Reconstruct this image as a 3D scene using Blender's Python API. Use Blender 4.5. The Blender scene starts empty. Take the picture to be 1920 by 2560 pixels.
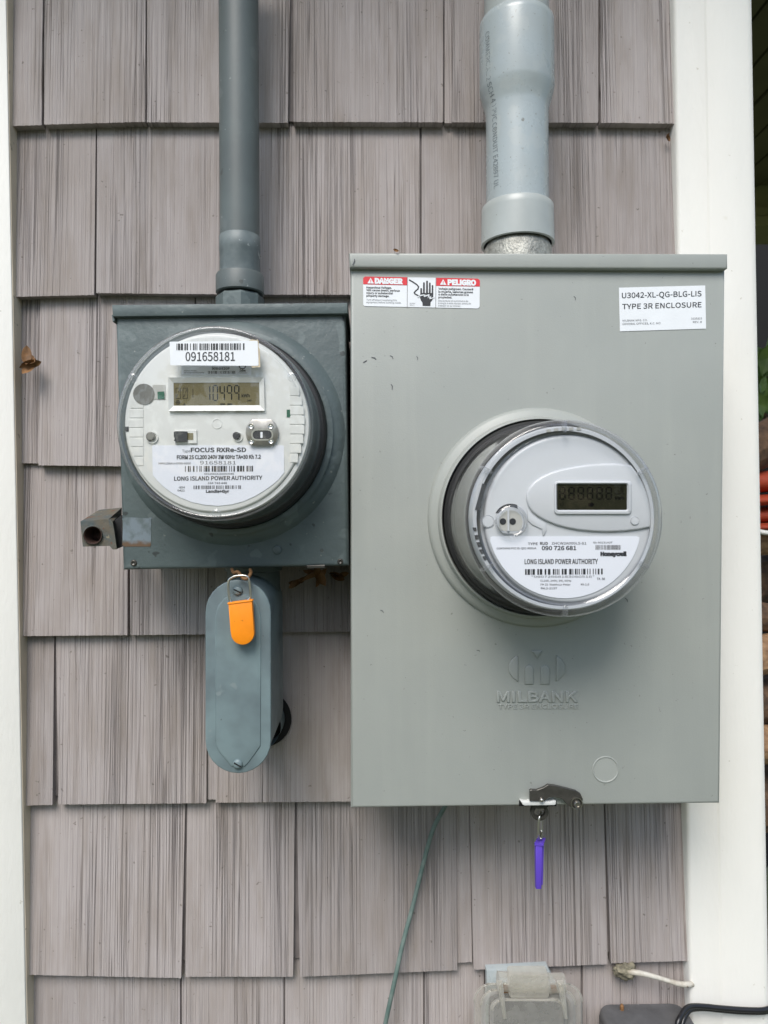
import bpy, bmesh, math, random
from mathutils import Vector, Matrix, noise
random.seed(7)
SC = bpy.context.scene
COL = SC.collection
R = math.radians
# ---------------------------------------------------------------- camera
FPX, ZW = 1775.0, 0.749            # focal length in photo pixels, camera to wall in metres
cam = bpy.data.cameras.new('camera'); camo = bpy.data.objects.new('camera', cam); COL.objects.link(camo)
camo.location = (0, -ZW, 0)
camo.rotation_euler = (R(90), R(0.3), R(-1.0))
cam.sensor_fit = 'VERTICAL'; cam.sensor_height = 36; cam.sensor_width = 27
cam.lens = 36 * FPX / 2560
cam.clip_start = 0.02; cam.clip_end = 3000
cam.dof.use_dof = True; cam.dof.focus_distance = 0.63; cam.dof.aperture_fstop = 11
SC.camera = camo
SC.render.resolution_x, SC.render.resolution_y = 768, 1024
# ---------------------------------------------------------------- light
SUN_EL, SUN_AZ = 50, -17           # degrees; azimuth measured left of the wall's outward normal
w = bpy.data.worlds.new('World'); SC.world = w; w.use_nodes = True
nt = w.node_tree; bg = nt.nodes['Background']; sky = nt.nodes.new('ShaderNodeTexSky')
sky.sky_type = 'NISHITA'; sky.sun_disc = False; sky.sun_elevation = R(SUN_EL)
sky.dust_density = 1.5; sky.air_density = 1.2; sky.ozone_density = 0.6
sdir = Vector((math.sin(R(SUN_AZ)) * math.cos(R(SUN_EL)), -math.cos(R(SUN_AZ)) * math.cos(R(SUN_EL)), math.sin(R(SUN_EL))))
sky.sun_rotation = math.atan2(sdir.x, sdir.y)
nt.links.new(sky.outputs[0], bg.inputs[0]); bg.inputs[1].default_value = 0.09
sl = bpy.data.lights.new('sun', 'SUN'); sl.energy = 1.5; sl.angle = R(32); sl.color = (1, 0.97, 0.925)
so = bpy.data.objects.new('sun', sl); COL.objects.link(so)
so.rotation_euler = sdir.to_track_quat('Z', 'Y').to_euler()
vs = SC.view_settings; vs.view_transform = 'Standard'; vs.look = 'None'; vs.gamma = 1; vs.exposure = 1.17; vs.use_curve_mapping = False
SC.cycles.max_bounces = 10; SC.cycles.transparent_max_bounces = 16
SC.cycles.caustics_reflective = False; SC.cycles.caustics_refractive = False

# ---------------------------------------------------------------- placing
CM = camo.rotation_euler.to_matrix()
CAMP = Vector((0, -ZW, 0))
def P(px, py, d):
    """the point of the plane d metres in front of the wall seen at photo pixel (px, py)"""
    r = CM @ Vector(((px - 960) / FPX, -(py - 1280) / FPX, -1))
    t = (-d - CAMP.y) / r.y
    return CAMP + r * t
def PF(x, y, k, d):                 # a frame: pixels of an enlarged view -> plane at distance d
    return lambda u, v, dd=0.0: P(x + u * k, y + v * k, d + dd)
K = 1920 / 1659
def D(x, y, d): return P(x * K, y * K, d)
def plen(px, d): return px * (ZW - d) / FPX
MM = 0.001
# ---------------------------------------------------------------- objects
WL = {}
def thing(name, label, cat, loc=(0, 0, 0), group=None):
    o = bpy.data.objects.new(name, None); COL.objects.link(o)
    o.location = loc; o.empty_display_size = 0.02
    o['label'] = label; o['category'] = cat
    if group: o['group'] = group
    WL[o] = Vector(loc)
    return o
def obj(name, bm, mat, parent=None, smooth=False, angle=None):
    if isinstance(bm, bpy.types.Mesh): me = bm
    else:
        me = bpy.data.meshes.new(name); bm.to_mesh(me); bm.free()
    n = len(me.vertices)
    if n:
        lo = Vector([min(v.co[i] for v in me.vertices) for i in range(3)])
        hi = Vector([max(v.co[i] for v in me.vertices) for i in range(3)])
        c = (lo + hi) / 2
    else: c = Vector()
    me.transform(Matrix.Translation(-c))
    if smooth:
        me.polygons.foreach_set('use_smooth', [True] * len(me.polygons))
        if angle is not None:
            me.update()
            b = bmesh.new(); b.from_mesh(me)
            for e in b.edges:
                if len(e.link_faces) == 2 and e.calc_face_angle(0) > R(angle): e.smooth = False
            b.to_mesh(me); b.free()
    me.materials.append(mat)
    o = bpy.data.objects.new(name, me); COL.objects.link(o)
    WL[o] = c
    if parent is not None:
        o.parent = parent; o.location = c - WL[parent]
    else: o.location = c
    return o
def tag(o, label=None, cat=None, group=None, kind=None):
    if label: o['label'] = label
    if cat: o['category'] = cat
    if group: o['group'] = group
    if kind: o['kind'] = kind
    return o
# ---------------------------------------------------------------- shapes
def box(bm, lo, hi):
    x0, y0, z0 = lo; x1, y1, z1 = hi
    v = [bm.verts.new(p) for p in ((x0,y0,z0),(x1,y0,z0),(x1,y1,z0),(x0,y1,z0),(x0,y0,z1),(x1,y0,z1),(x1,y1,z1),(x0,y1,z1))]
    for f in ((0,3,2,1),(4,5,6,7),(0,1,5,4),(1,2,6,5),(2,3,7,6),(3,0,4,7)): bm.faces.new([v[i] for i in f])
def prism(pts, t, bevel=0, seg=2, bm=None, holes=None):
    """pts: world points of a flat outline facing the camera (-y); extruded t metres back, front edge bevelled"""
    own = bm is None
    b = bmesh.new()
    f = [b.verts.new(p) for p in pts]
    k = [b.verts.new(Vector(p) + Vector((0, t, 0))) for p in pts]
    n = len(pts)
    ff = b.faces.new(f); b.faces.new(k[::-1])
    for i in range(n): b.faces.new((f[i], k[i], k[(i + 1) % n], f[(i + 1) % n]))
    bmesh.ops.recalc_face_normals(b, faces=b.faces)
    if bevel:
        es = [e for e in b.edges if e.verts[0] in f and e.verts[1] in f]
        bmesh.ops.bevel(b, geom=es, offset=bevel, segments=seg, profile=0.5, affect='EDGES', clamp_overlap=True)
    if own: return b
    me = bpy.data.meshes.new('tmp'); b.to_mesh(me); b.free(); bm.from_mesh(me); bpy.data.meshes.remove(me)
    return bm
def flat(bm, pts, flipcheck=True):
    vs_ = [bm.verts.new(p) for p in pts]
    f = bm.faces.new(vs_); f.normal_update()
    if f.normal.y > 0: f.normal_flip()
    return f
def ring_faces(bm, rings, closed=True, capa=False, capb=False):
    R_ = [[bm.verts.new(p) for p in r] for r in rings]
    n = len(rings[0])
    for a, b in zip(R_, R_[1:]):
        for i in range(n if closed else n - 1):
            j = (i + 1) % n
            bm.faces.new((a[i], a[j], b[j], b[i]))
    if capa: bm.faces.new(R_[0][::-1])
    if capb: bm.faces.new(R_[-1])
    bmesh.ops.recalc_face_normals(bm, faces=bm.faces)
def lathe_y(cx, cz, prof, n=96, capa=False, capb=False, bm=None):
    """prof: list of (radius, d) turned about an axis pointing out of the wall"""
    bm = bm or bmesh.new()
    rings = [[Vector((cx + r * math.cos(a), -d, cz + r * math.sin(a))) for a in (2 * math.pi * i / n for i in range(n))] for r, d in prof]
    ring_faces(bm, rings, True, capa, capb)
    return bm
def lathe_z(cx, cy, prof, n=64, capa=False, capb=False, bm=None):
    bm = bm or bmesh.new()
    rings = [[Vector((cx + r * math.cos(a), cy + r * math.sin(a), z)) for a in (2 * math.pi * i / n for i in range(n))] for r, z in prof]
    ring_faces(bm, rings, True, capa, capb)
    return bm
def tube(bm, pts, r, n=10, sub=6, taper=None):
    """a smooth tube along pts (Catmull-Rom)"""
    pts = [Vector(p) for p in pts]
    q = []
    for i in range(len(pts) - 1):
        p0 = pts[max(i - 1, 0)]; p1 = pts[i]; p2 = pts[i + 1]; p3 = pts[min(i + 2, len(pts) - 1)]
        for s in range(sub):
            t = s / sub
            q.append(0.5 * ((2 * p1) + (p2 - p0) * t + (2 * p0 - 5 * p1 + 4 * p2 - p3) * t * t + (3 * p1 - p0 - 3 * p2 + p3) * t ** 3))
    q.append(pts[-1])
    up = Vector((0.3, 1, 0.2)).normalized(); rings = []
    for i, p in enumerate(q):
        tdir = (q[min(i + 1, len(q) - 1)] - q[max(i - 1, 0)]).normalized()
        a = tdir.cross(up).normalized(); b = tdir.cross(a).normalized(); up = -b if b.dot(up) < 0 else b
        rr = r if taper is None else r * taper(i / (len(q) - 1))
        a = tdir.cross(up).normalized()
        rings.append([p + (a * math.cos(2 * math.pi * k / n) + up * math.sin(2 * math.pi * k / n)) * rr for k in range(n)])
    ring_faces(bm, rings, True, True, True)
    return bm
def circ(fr, u, v, r, n=32, a0=0, a1=360):
    m = n if a1 - a0 < 360 else n
    return [fr(u + r * math.cos(R(a0 + (a1 - a0) * i / n)), v + r * math.sin(R(a0 + (a1 - a0) * i / n))) for i in range(n if a1 - a0 >= 360 else n + 1)]
def rrect(u0, v0, u1, v1, r, n=5):
    out = []
    for cx, cy, a in ((u1 - r, v0 + r, -90), (u1 - r, v1 - r, 0), (u0 + r, v1 - r, 90), (u0 + r, v0 + r, 180)):
        for i in range(n + 1):
            t = R(a + 90 * i / n); out.append((cx + r * math.cos(t), cy + r * math.sin(t)))
    return out
def stroke(bm, fr, pts, wd):
    """a flat line of width wd through pts"""
    for (a, b) in zip(pts, pts[1:]):
        dx, dy = b[0] - a[0], b[1] - a[1]; L = math.hypot(dx, dy) or 1
        ex, ey = dx / L * wd * .35, dy / L * wd * .35
        nx, ny = -dy / L * wd / 2, dx / L * wd / 2
        flat(bm, [fr(a[0]-ex+nx, a[1]-ey+ny), fr(b[0]+ex+nx, b[1]+ey+ny), fr(b[0]+ex-nx, b[1]+ey-ny), fr(a[0]-ex-nx, a[1]-ey-ny)])
def frame_ring(outer, inner, t, bm=None):
    """raised frame between two outlines of equal count, sloping inwards"""
    bm = bm or bmesh.new()
    o2 = [Vector(p) + Vector((0, t, 0)) for p in outer]
    i2 = [Vector(p) + Vector((0, t, 0)) for p in inner]
    ring_faces(bm, [o2, outer, inner, i2])
    return bm
try: FONT = bpy.data.fonts.load(bpy.utils.resource_path('LOCAL') + '/datafiles/fonts/Noto Sans CJK Regular.woff2')   # the font that comes with Blender
except Exception: FONT = None
def cap_height():
    cu = bpy.data.curves.new('t', 'FONT'); cu.body = 'H'; cu.size = 1; cu.font = FONT or cu.font
    to = bpy.data.objects.new('t', cu); COL.objects.link(to); dg = bpy.context.evaluated_depsgraph_get(); dg.update()
    me = bpy.data.meshes.new_from_object(to.evaluated_get(dg)); h = max(v.co.y for v in me.vertices)
    bpy.data.objects.remove(to); bpy.data.curves.remove(cu); bpy.data.meshes.remove(me); return h
CAPH = cap_height()
def text_mesh(s, u0, u1, base, cap, fr, slope=0.0, bold=0.0, extrude=0.0, bm=None, res=3, bevel=0.0):
    """the string s fitted between u0 and u1 on the baseline base, in the pixels of the frame fr"""
    cu = bpy.data.curves.new('t', 'FONT'); cu.body = s; cu.size = 1; cu.font = FONT or cu.font; cu.resolution_u = res; cu.offset = bold
    if extrude: cu.extrude = 0.02; cu.bevel_depth = bevel; cu.bevel_resolution = 1
    to = bpy.data.objects.new('t', cu); COL.objects.link(to)
    dg = bpy.context.evaluated_depsgraph_get(); dg.update()
    me = bpy.data.meshes.new_from_object(to.evaluated_get(dg))
    bpy.data.objects.remove(to); bpy.data.curves.remove(cu)
    xs = [v.co.x for v in me.vertices]; x0, x1 = min(xs), max(xs)
    zs = max(abs(v.co.z) for v in me.vertices) or 1
    sx = (u1 - u0) / (x1 - x0); sy = cap / CAPH
    bm = bm if bm is not None else bmesh.new()
    vv = []
    for v in me.vertices:
        u = u0 + (v.co.x - x0) * sx
        p = fr(u, base + slope * (u - u0) - v.co.y * sy)
        if extrude: p = p + Vector((0, -extrude * v.co.z / zs, 0))
        vv.append(bm.verts.new(p))
    for p in me.polygons:
        try: f = bm.faces.new([vv[i] for i in p.vertices])
        except ValueError: continue
        f.normal_update()
        if not extrude and f.normal.y > 0: f.normal_flip()
    bpy.data.meshes.remove(me)
    if extrude: bmesh.ops.recalc_face_normals(bm, faces=bm.faces)
    return bm
def barcode(fr, u0, v0, u1, v1, seed, slope=0.0, mod=None, bm=None):
    rr = random.Random(seed); bm = bm or bmesh.new()
    mod = mod or (u1 - u0) / 95; u = u0
    while u < u1 - mod:
        wd = mod * rr.choice((1, 1, 1, 2, 2, 3)); wd = min(wd, u1 - u)
        s0, s1 = slope * (u - u0), slope * (u + wd - u0)
        flat(bm, [fr(u, v0 + s0), fr(u + wd, v0 + s1), fr(u + wd, v1 + s1), fr(u, v1 + s0)])
        u += wd + mod * rr.choice((1, 1, 2, 1, 3))
    return bm
SEG = {'a': (0, 0, 1, 0), 'b': (1, 0, 1, .5), 'c': (1, .5, 1, 1), 'd': (0, 1, 1, 1), 'e': (0, .5, 0, 1), 'f': (0, 0, 0, .5), 'g': (0, .5, 1, .5)}
DIG = {'0': 'abcdef', '1': 'bc', '4': 'fgbc', '9': 'abfgc', '8': 'abcdefg', '6': 'acdefg'}
def seven(bm, fr, ch, u, v, wd, h, t):
    for s in DIG[ch]:
        a = SEG[s]; x0, y0, x1, y1 = u + a[0]*wd, v + a[1]*h, u + a[2]*wd, v + a[3]*h
        g = t * .75
        if x0 == x1: pts = [(x0 - t/2, y0 + g), (x0, y0 + g*.4), (x0 + t/2, y0 + g), (x0 + t/2, y1 - g), (x0, y1 - g*.4), (x0 - t/2, y1 - g)]
        else: pts = [(x0 + g*.4, y0), (x0 + g, y0 - t/2), (x1 - g, y0 - t/2), (x1 - g*.4, y0), (x1 - g, y0 + t/2), (x0 + g, y0 + t/2)]
        flat(bm, [fr(*p) for p in pts])
# ---------------------------------------------------------------- materials
def mat(name, col, rough=0.5, metal=0.0, var=0.0, vscale=30, speck=None, bump=0.0, bscale=400, spec=0.5, coat=0.0, stretch=None, rvar=0.0, col2=None, trans=0.0, extra=None):
    m = bpy.data.materials.new(name); m.use_nodes = True
    t = m.node_tree; N = t.nodes; L = t.links; b = N['Principled BSDF']
    b.inputs['Base Color'].default_value = (*col, 1); b.inputs['Roughness'].default_value = rough
    b.inputs['Metallic'].default_value = metal; b.inputs['Specular IOR Level'].default_value = spec
    b.inputs['Coat Weight'].default_value = coat
    tc = N.new('ShaderNodeTexCoord'); oi = N.new('ShaderNodeObjectInfo')
    mul = N.new('ShaderNodeMath'); mul.operation = 'MULTIPLY'; mul.inputs[1].default_value = 37.0; L.new(oi.outputs['Random'], mul.inputs[0])
    add = N.new('ShaderNodeVectorMath'); add.operation = 'ADD'; L.new(tc.outputs['Object'], add.inputs[0]); L.new(mul.outputs[0], add.inputs[1])
    vec = add.outputs[0]
    mp = N.new('ShaderNodeMapping'); L.new(vec, mp.inputs[0])
    if stretch: mp.inputs['Scale'].default_value = stretch
    vec2 = mp.outputs[0]
    def noi(scale, det=3, v=vec2, r=0.55):
        n = N.new('ShaderNodeTexNoise'); n.inputs['Scale'].default_value = scale; n.inputs['Detail'].default_value = det; n.inputs['Roughness'].default_value = r
        L.new(v, n.inputs['Vector']); return n.outputs[0]
    def ramp(src, p0, p1, c0=(0,0,0,1), c1=(1,1,1,1)):
        r = N.new('ShaderNodeValToRGB'); r.color_ramp.elements[0].position = p0; r.color_ramp.elements[1].position = p1
        r.color_ramp.elements[0].color = c0; r.color_ramp.elements[1].color = c1; L.new(src, r.inputs[0]); return r.outputs[0]
    def mix(fac, a, bb, mode='MIX'):
        x = N.new('ShaderNodeMix'); x.data_type = 'RGBA'; x.blend_type = mode
        for k, s in ((0, fac), (6, a), (7, bb)):
            if hasattr(s, 'default_value') or hasattr(s, 'links'): L.new(s, x.inputs[k])
            else: x.inputs[k].default_value = s if k == 0 else (*s, 1)
        return x.outputs[2]
    cur = None
    if var:
        c2 = col2 or tuple(c * (1 - var) for c in col)
        cur = mix(ramp(noi(vscale), 0.35, 0.68), col, c2)
    if speck:
        for (sc, th, c, st) in speck:
            cur = mix(ramp(noi(sc, 2, vec), th, th + 0.03, (0,0,0,1), (st, st, st, 1)), cur if cur is not None else col, c)
    if extra: cur = extra(N, L, noi, ramp, mix, cur if cur is not None else col, vec, tc, b)
    if cur is not None and not isinstance(cur, tuple): L.new(cur, b.inputs['Base Color'])
    if rvar:
        mr = N.new('ShaderNodeMapRange'); L.new(noi(vscale * 2, 4), mr.inputs[0]); mr.inputs[3].default_value = rough - rvar; mr.inputs[4].default_value = rough + rvar; L.new(mr.outputs[0], b.inputs['Roughness'])
    if bump:
        bp = N.new('ShaderNodeBump'); bp.inputs['Strength'].default_value = min(bump, 1); bp.inputs['Distance'].default_value = 0.001
        if b.inputs['Normal'].links: L.new(b.inputs['Normal'].links[0].from_socket, bp.inputs['Normal'])
        L.new(noi(bscale, 4), bp.inputs['Height']); L.new(bp.outputs[0], b.inputs['Normal'])
    return m
def shingle_extra(N, L, noi, ramp, mix, cur, vec, tc, b):
    # fine vertical grain, darker dirt held in the grooves, blotches of grime
    def st(sx, sz):
        m = N.new('ShaderNodeMapping'); m.inputs['Scale'].default_value = (sx, 1, sz); L.new(vec, m.inputs[0]); return m.outputs[0]
    g1 = noi(1, 3, st(1100, 5), .6); g2 = noi(1, 2, st(210, 1.3), .5); g2b = noi(1, 2, st(420, 2.2), .5); g3 = noi(1, 3, st(60, 10), .6); gm = noi(1, 1, st(26, 3), .5)
    def line(src, wd):
        a = N.new('ShaderNodeMath'); a.operation = 'SUBTRACT'; L.new(src, a.inputs[0]); a.inputs[1].default_value = .5
        q = N.new('ShaderNodeMath'); q.operation = 'ABSOLUTE'; L.new(a.outputs[0], q.inputs[0])
        return ramp(q.outputs[0], 0.0, wd, (1,1,1,1), (0,0,0,1))
    def mlt(a, b_):
        q = N.new('ShaderNodeMath'); q.operation = 'MULTIPLY'
        for k_, s_ in ((0, a), (1, b_)):
            if isinstance(s_, float): q.inputs[k_].default_value = s_
            else: L.new(s_, q.inputs[k_])
        return q.outputs[0]
    c = mix(ramp(g1, .45, .75, (0,0,0,1), (.45,.45,.45,1)), cur, (.225, .195, .19))
    c = mix(ramp(g1, .28, .42, (.35,.35,.35,1), (0,0,0,1)), c, (.50, .46, .445))
    la = mlt(line(g2, .022), ramp(gm, .38, .6)); lb_ = mlt(line(g2b, .035), ramp(gm, .5, .7))
    mx_ = N.new('ShaderNodeMath'); mx_.operation = 'MAXIMUM'; L.new(la, mx_.inputs[0]); L.new(lb_, mx_.inputs[1])
    x = mx_
    oi_ = N.new('ShaderNodeObjectInfo'); mo = N.new('ShaderNodeMapRange'); L.new(oi_.outputs['Random'], mo.inputs[0]); mo.inputs[3].default_value = .35; mo.inputs[4].default_value = .95
    c = mix(mlt(mx_.outputs[0], mo.outputs[0]), c, (.085, .07, .068))
    c = mix(ramp(noi(1, 3, st(9, 7), .6), .45, .75, (0,0,0,1), (.55,.55,.55,1)), c, (.275, .235, .21))
    c = mix(ramp(g3, .45, .75, (0,0,0,1), (.6,.6,.6,1)), c, (.25, .21, .18))
    c = mix(ramp(noi(170, 3, vec), .70, .73, (0,0,0,1), (.6,.6,.6,1)), c, (.09, .075, .06))
    oi = N.new('ShaderNodeObjectInfo'); hv = N.new('ShaderNodeHueSaturation'); L.new(c, hv.inputs['Color'])
    mr = N.new('ShaderNodeMapRange'); L.new(oi.outputs['Random'], mr.inputs[0]); mr.inputs[3].default_value = .9; mr.inputs[4].default_value = 1.08; L.new(mr.outputs[0], hv.inputs['Value'])
    h = N.new('ShaderNodeMath'); h.operation = 'ADD'; L.new(g1, h.inputs[0]); 
    h2 = N.new('ShaderNodeMath'); h2.operation = 'MULTIPLY'; h2.inputs[1].default_value = -1.2; L.new(x.outputs[0], h2.inputs[0]); L.new(h2.outputs[0], h.inputs[1])
    bp = N.new('ShaderNodeBump'); bp.inputs['Strength'].default_value = .8; bp.inputs['Distance'].default_value = .0009
    L.new(h.outputs[0], bp.inputs['Height']); L.new(bp.outputs[0], b.inputs['Normal'])
    return hv.outputs[0]
def dents(N, L, noi, ramp, mix, cur, vec, tc, b):
    bp = N.new('ShaderNodeBump'); bp.inputs['Strength'].default_value = .5; bp.inputs['Distance'].default_value = .003
    L.new(noi(8, 1, vec), bp.inputs['Height']); L.new(bp.outputs[0], b.inputs['Normal']); return cur
def streaks(N, L, noi, ramp, mix, cur, vec, tc, b):
    m = N.new('ShaderNodeMapping'); m.inputs['Scale'].default_value = (55, 1, 3); L.new(vec, m.inputs[0])
    c = mix(ramp(noi(1, 4, m.outputs[0], .6), .5, .8, (0,0,0,1), (.5,.5,.5,1)), cur, (.36, .375, .345))
    c = mix(ramp(noi(7, 5, vec, .6), .45, .75, (0,0,0,1), (.4,.4,.4,1)), c, (.27, .292, .28))
    return dents(N, L, noi, ramp, mix, c, vec, tc, b)
M = {}
M['shingle'] = mat('shingle_paint', (.385, .347, .336), .62, spec=.25, extra=shingle_extra)
M['backer'] = mat('siding_backer', (.17, .15, .145), .8, var=.3, vscale=40)
M['trim'] = mat('trim_white', (.79, .78, .735), .55, var=.06, vscale=12, bump=.4, bscale=230, stretch=(1, 1, .3), speck=[(120, .745, (.45, .42, .34), .5), (38, .73, (.66, .64, .56), .5)])
M['trim_edge'] = mat('trim_edge_beige', (.70, .61, .48), .7, var=.25, vscale=30, bump=.4, bscale=300, stretch=(1, 1, .3), speck=[(90, .70, (.2, .17, .12), .6)])
M['mil'] = mat('grey_green_powder_coat', (.325, .342, .318), .42, var=.06, vscale=9, bump=.12, bscale=900, rvar=.05, speck=[(260, .74, (.12, .12, .10), .6)], extra=streaks)
M['old'] = mat('weathered_blue_grey_paint', (.100, .130, .130), .5, var=.3, vscale=17, bump=.5, bscale=180, rvar=.12, col2=(.072, .094, .096), speck=[(38, .60, (.125, .155, .155), .7), (150, .70, (.27, .28, .26), .7), (75, .70, (.035, .04, .04), .8)], extra=dents)
M['oldpipe'] = mat('weathered_grey_pvc', (.108, .130, .130), .5, var=.3, vscale=14, bump=.12, bscale=300, col2=(.085, .10, .10), speck=[(30, .62, (.135, .155, .155), .6), (190, .73, (.35, .38, .37), .6), (80, .72, (.05, .055, .05), .7)])
M['lb'] = mat('painted_conduit_body', (.175, .235, .245), .42, var=.3, vscale=26, bump=.1, bscale=200, col2=(.115, .150, .162), rvar=.1, speck=[(120, .73, (.05, .055, .055), .7), (60, .70, (.22, .26, .26), .6)])
M['pvc'] = mat('blue_grey_pvc', (.37, .42, .435), .28, var=.1, vscale=18, spec=.5, bump=.03, bscale=120, rvar=.06, col2=(.35, .385, .385), speck=[(45, .58, (.42, .45, .44), .35), (150, .72, (.14, .13, .10), .7), (420, .68, (.2, .19, .16), .5)])
M['pvc2'] = mat('grey_pvc_coupling', (.39, .42, .41), .35, var=.12, vscale=25, bump=.05, bscale=150, speck=[(170, .72, (.15, .14, .11), .7)])
M['cast'] = mat('cast_zinc', (.42, .42, .38), .5, metal=.5, var=.5, vscale=160, bump=.8, bscale=500)
M['black'] = mat('black_rubber', (.012, .012, .013), .5)
M['dark'] = mat('dark_void', (.006, .006, .006), .9)
M['ink'] = mat('black_ink', (.022, .024, .028), .5)
M['ink2'] = mat('grey_ink', (.09, .095, .105), .55)
M['white'] = mat('white_label', (.74, .77, .82), .35, var=.03, vscale=40)
M['paper'] = mat('white_paper_label', (.76, .785, .81), .45, var=.04, vscale=50)
M['red'] = mat('red_label', (.66, .035, .045), .4)
M['face'] = mat('white_plastic_face', (.66, .67, .64), .4, var=.03, vscale=20)
M['face2'] = mat('light_grey_plastic_face', (.53, .55, .57), .33, var=.03, vscale=20)
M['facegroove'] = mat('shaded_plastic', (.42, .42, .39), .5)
M['plate'] = mat('white_nameplate', (.72, .745, .80), .38)
M['lcd'] = mat('olive_lcd', (.125, .105, .045), .5, spec=.2, var=.35, vscale=60, stretch=(1, 1, .3), col2=(.20, .175, .09))
M['lcd2'] = mat('dark_green_lcd', (.017, .0175, .010), .6, spec=.05, var=.2, vscale=30, col2=(.021, .021, .012))
M['seg'] = mat('lcd_segment', (.008, .008, .006), .6, spec=.1)
M['seg2'] = mat('lcd_ghost_segment', (.0015, .0015, .001), .6, spec=.1)
M['chip'] = mat('green_circuit_board', (.01, .10, .055), .4)
M['greyport'] = mat('smoked_grey_window', (.16, .16, .145), .3)
M['nickel'] = mat('nickel_plate', (.42, .40, .36), .32, metal=1, var=.2, vscale=200)
M['steel'] = mat('dark_steel', (.10, .095, .085), .36, metal=.6, var=.35, vscale=120)
M['wire'] = mat('bright_wire', (.62, .61, .56), .28, metal=1)
M['drum'] = mat('meter_drum_metal', (.11, .10, .088), .35, metal=.8, var=.5, vscale=25, stretch=(1, 1, 1))
M['orange'] = mat('orange_plastic', (.90, .27, .006), .42, var=.12, vscale=60, speck=[(160, .73, (.35, .09, .01), .7)])
M['purple'] = mat('purple_plastic', (.105, .055, .46), .42, bump=.3, bscale=700)
M['cable'] = mat('green_wire_insulation', (.10, .155, .14), .55, var=.3, vscale=90, col2=(.17, .22, .20))
M['blackcable'] = mat('black_cable', (.012, .012, .014), .3)
M['whitecable'] = mat('dirty_white_cable', (.60, .58, .52), .5, var=.3, vscale=90, col2=(.38, .34, .27), speck=[(140, .66, (.16, .11, .07), .8)])
M['caulk'] = mat('old_caulk', (.30, .27, .19), .8, var=.6, vscale=150, bump=1, bscale=300)
M['darkbox'] = mat('weathered_dark_box', (.105, .105, .108), .6, var=.3, vscale=50, bump=.3, bscale=250, speck=[(180, .70, (.3, .3, .3), .5)])
M['bracket'] = mat('painted_white_bracket', (.62, .63, .61), .45)
M['leaf'] = mat('dead_leaf', (.24, .12, .045), .7, var=.5, vscale=120)
M['lug'] = mat('corroded_lug', (.12, .10, .07), .75, var=.6, vscale=70, bump=.8, bscale=260, col2=(.065, .085, .088), speck=[(90, .62, (.13, .055, .03), .8), (140, .68, (.24, .21, .14), .8)])
M['rust'] = mat('rusted_bore', (.05, .022, .014), .85, var=.6, vscale=200, bump=.6)
M['tape'] = mat('torn_beige_paper', (.62, .53, .38), .8, var=.3, vscale=120)
M['porch'] = mat('porch_ceiling_paint', (.12, .115, .05), .7, var=.2, vscale=10)
M['beam'] = mat('porch_beam_paint', (.30, .29, .13), .6, var=.15, vscale=12)
M['bark'] = mat('firewood_bark', (.15, .085, .045), .85, var=.7, vscale=25, bump=1, bscale=60, col2=(.05, .03, .018), stretch=(3, .6, 3))
M['wood'] = mat('split_firewood', (.38, .23, .12), .75, var=.5, vscale=40, bump=.8, bscale=90, col2=(.2, .11, .055), stretch=(2, .5, 4))
M['redfab'] = mat('red_orange_fabric', (.42, .055, .018), .7, var=.3, vscale=30)
M['green'] = mat('green_leaf', (.10, .17, .02), .5, var=.5, vscale=40, col2=(.06, .11, .012))
M['gnd'] = mat('lawn_ground', (.13, .135, .10), .9, var=.4, vscale=3, col2=(.09, .11, .055), bump=.5, bscale=40)
M['dirty_clear'] = mat('dirty_patch', (.3, .3, .27), .6)
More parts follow.
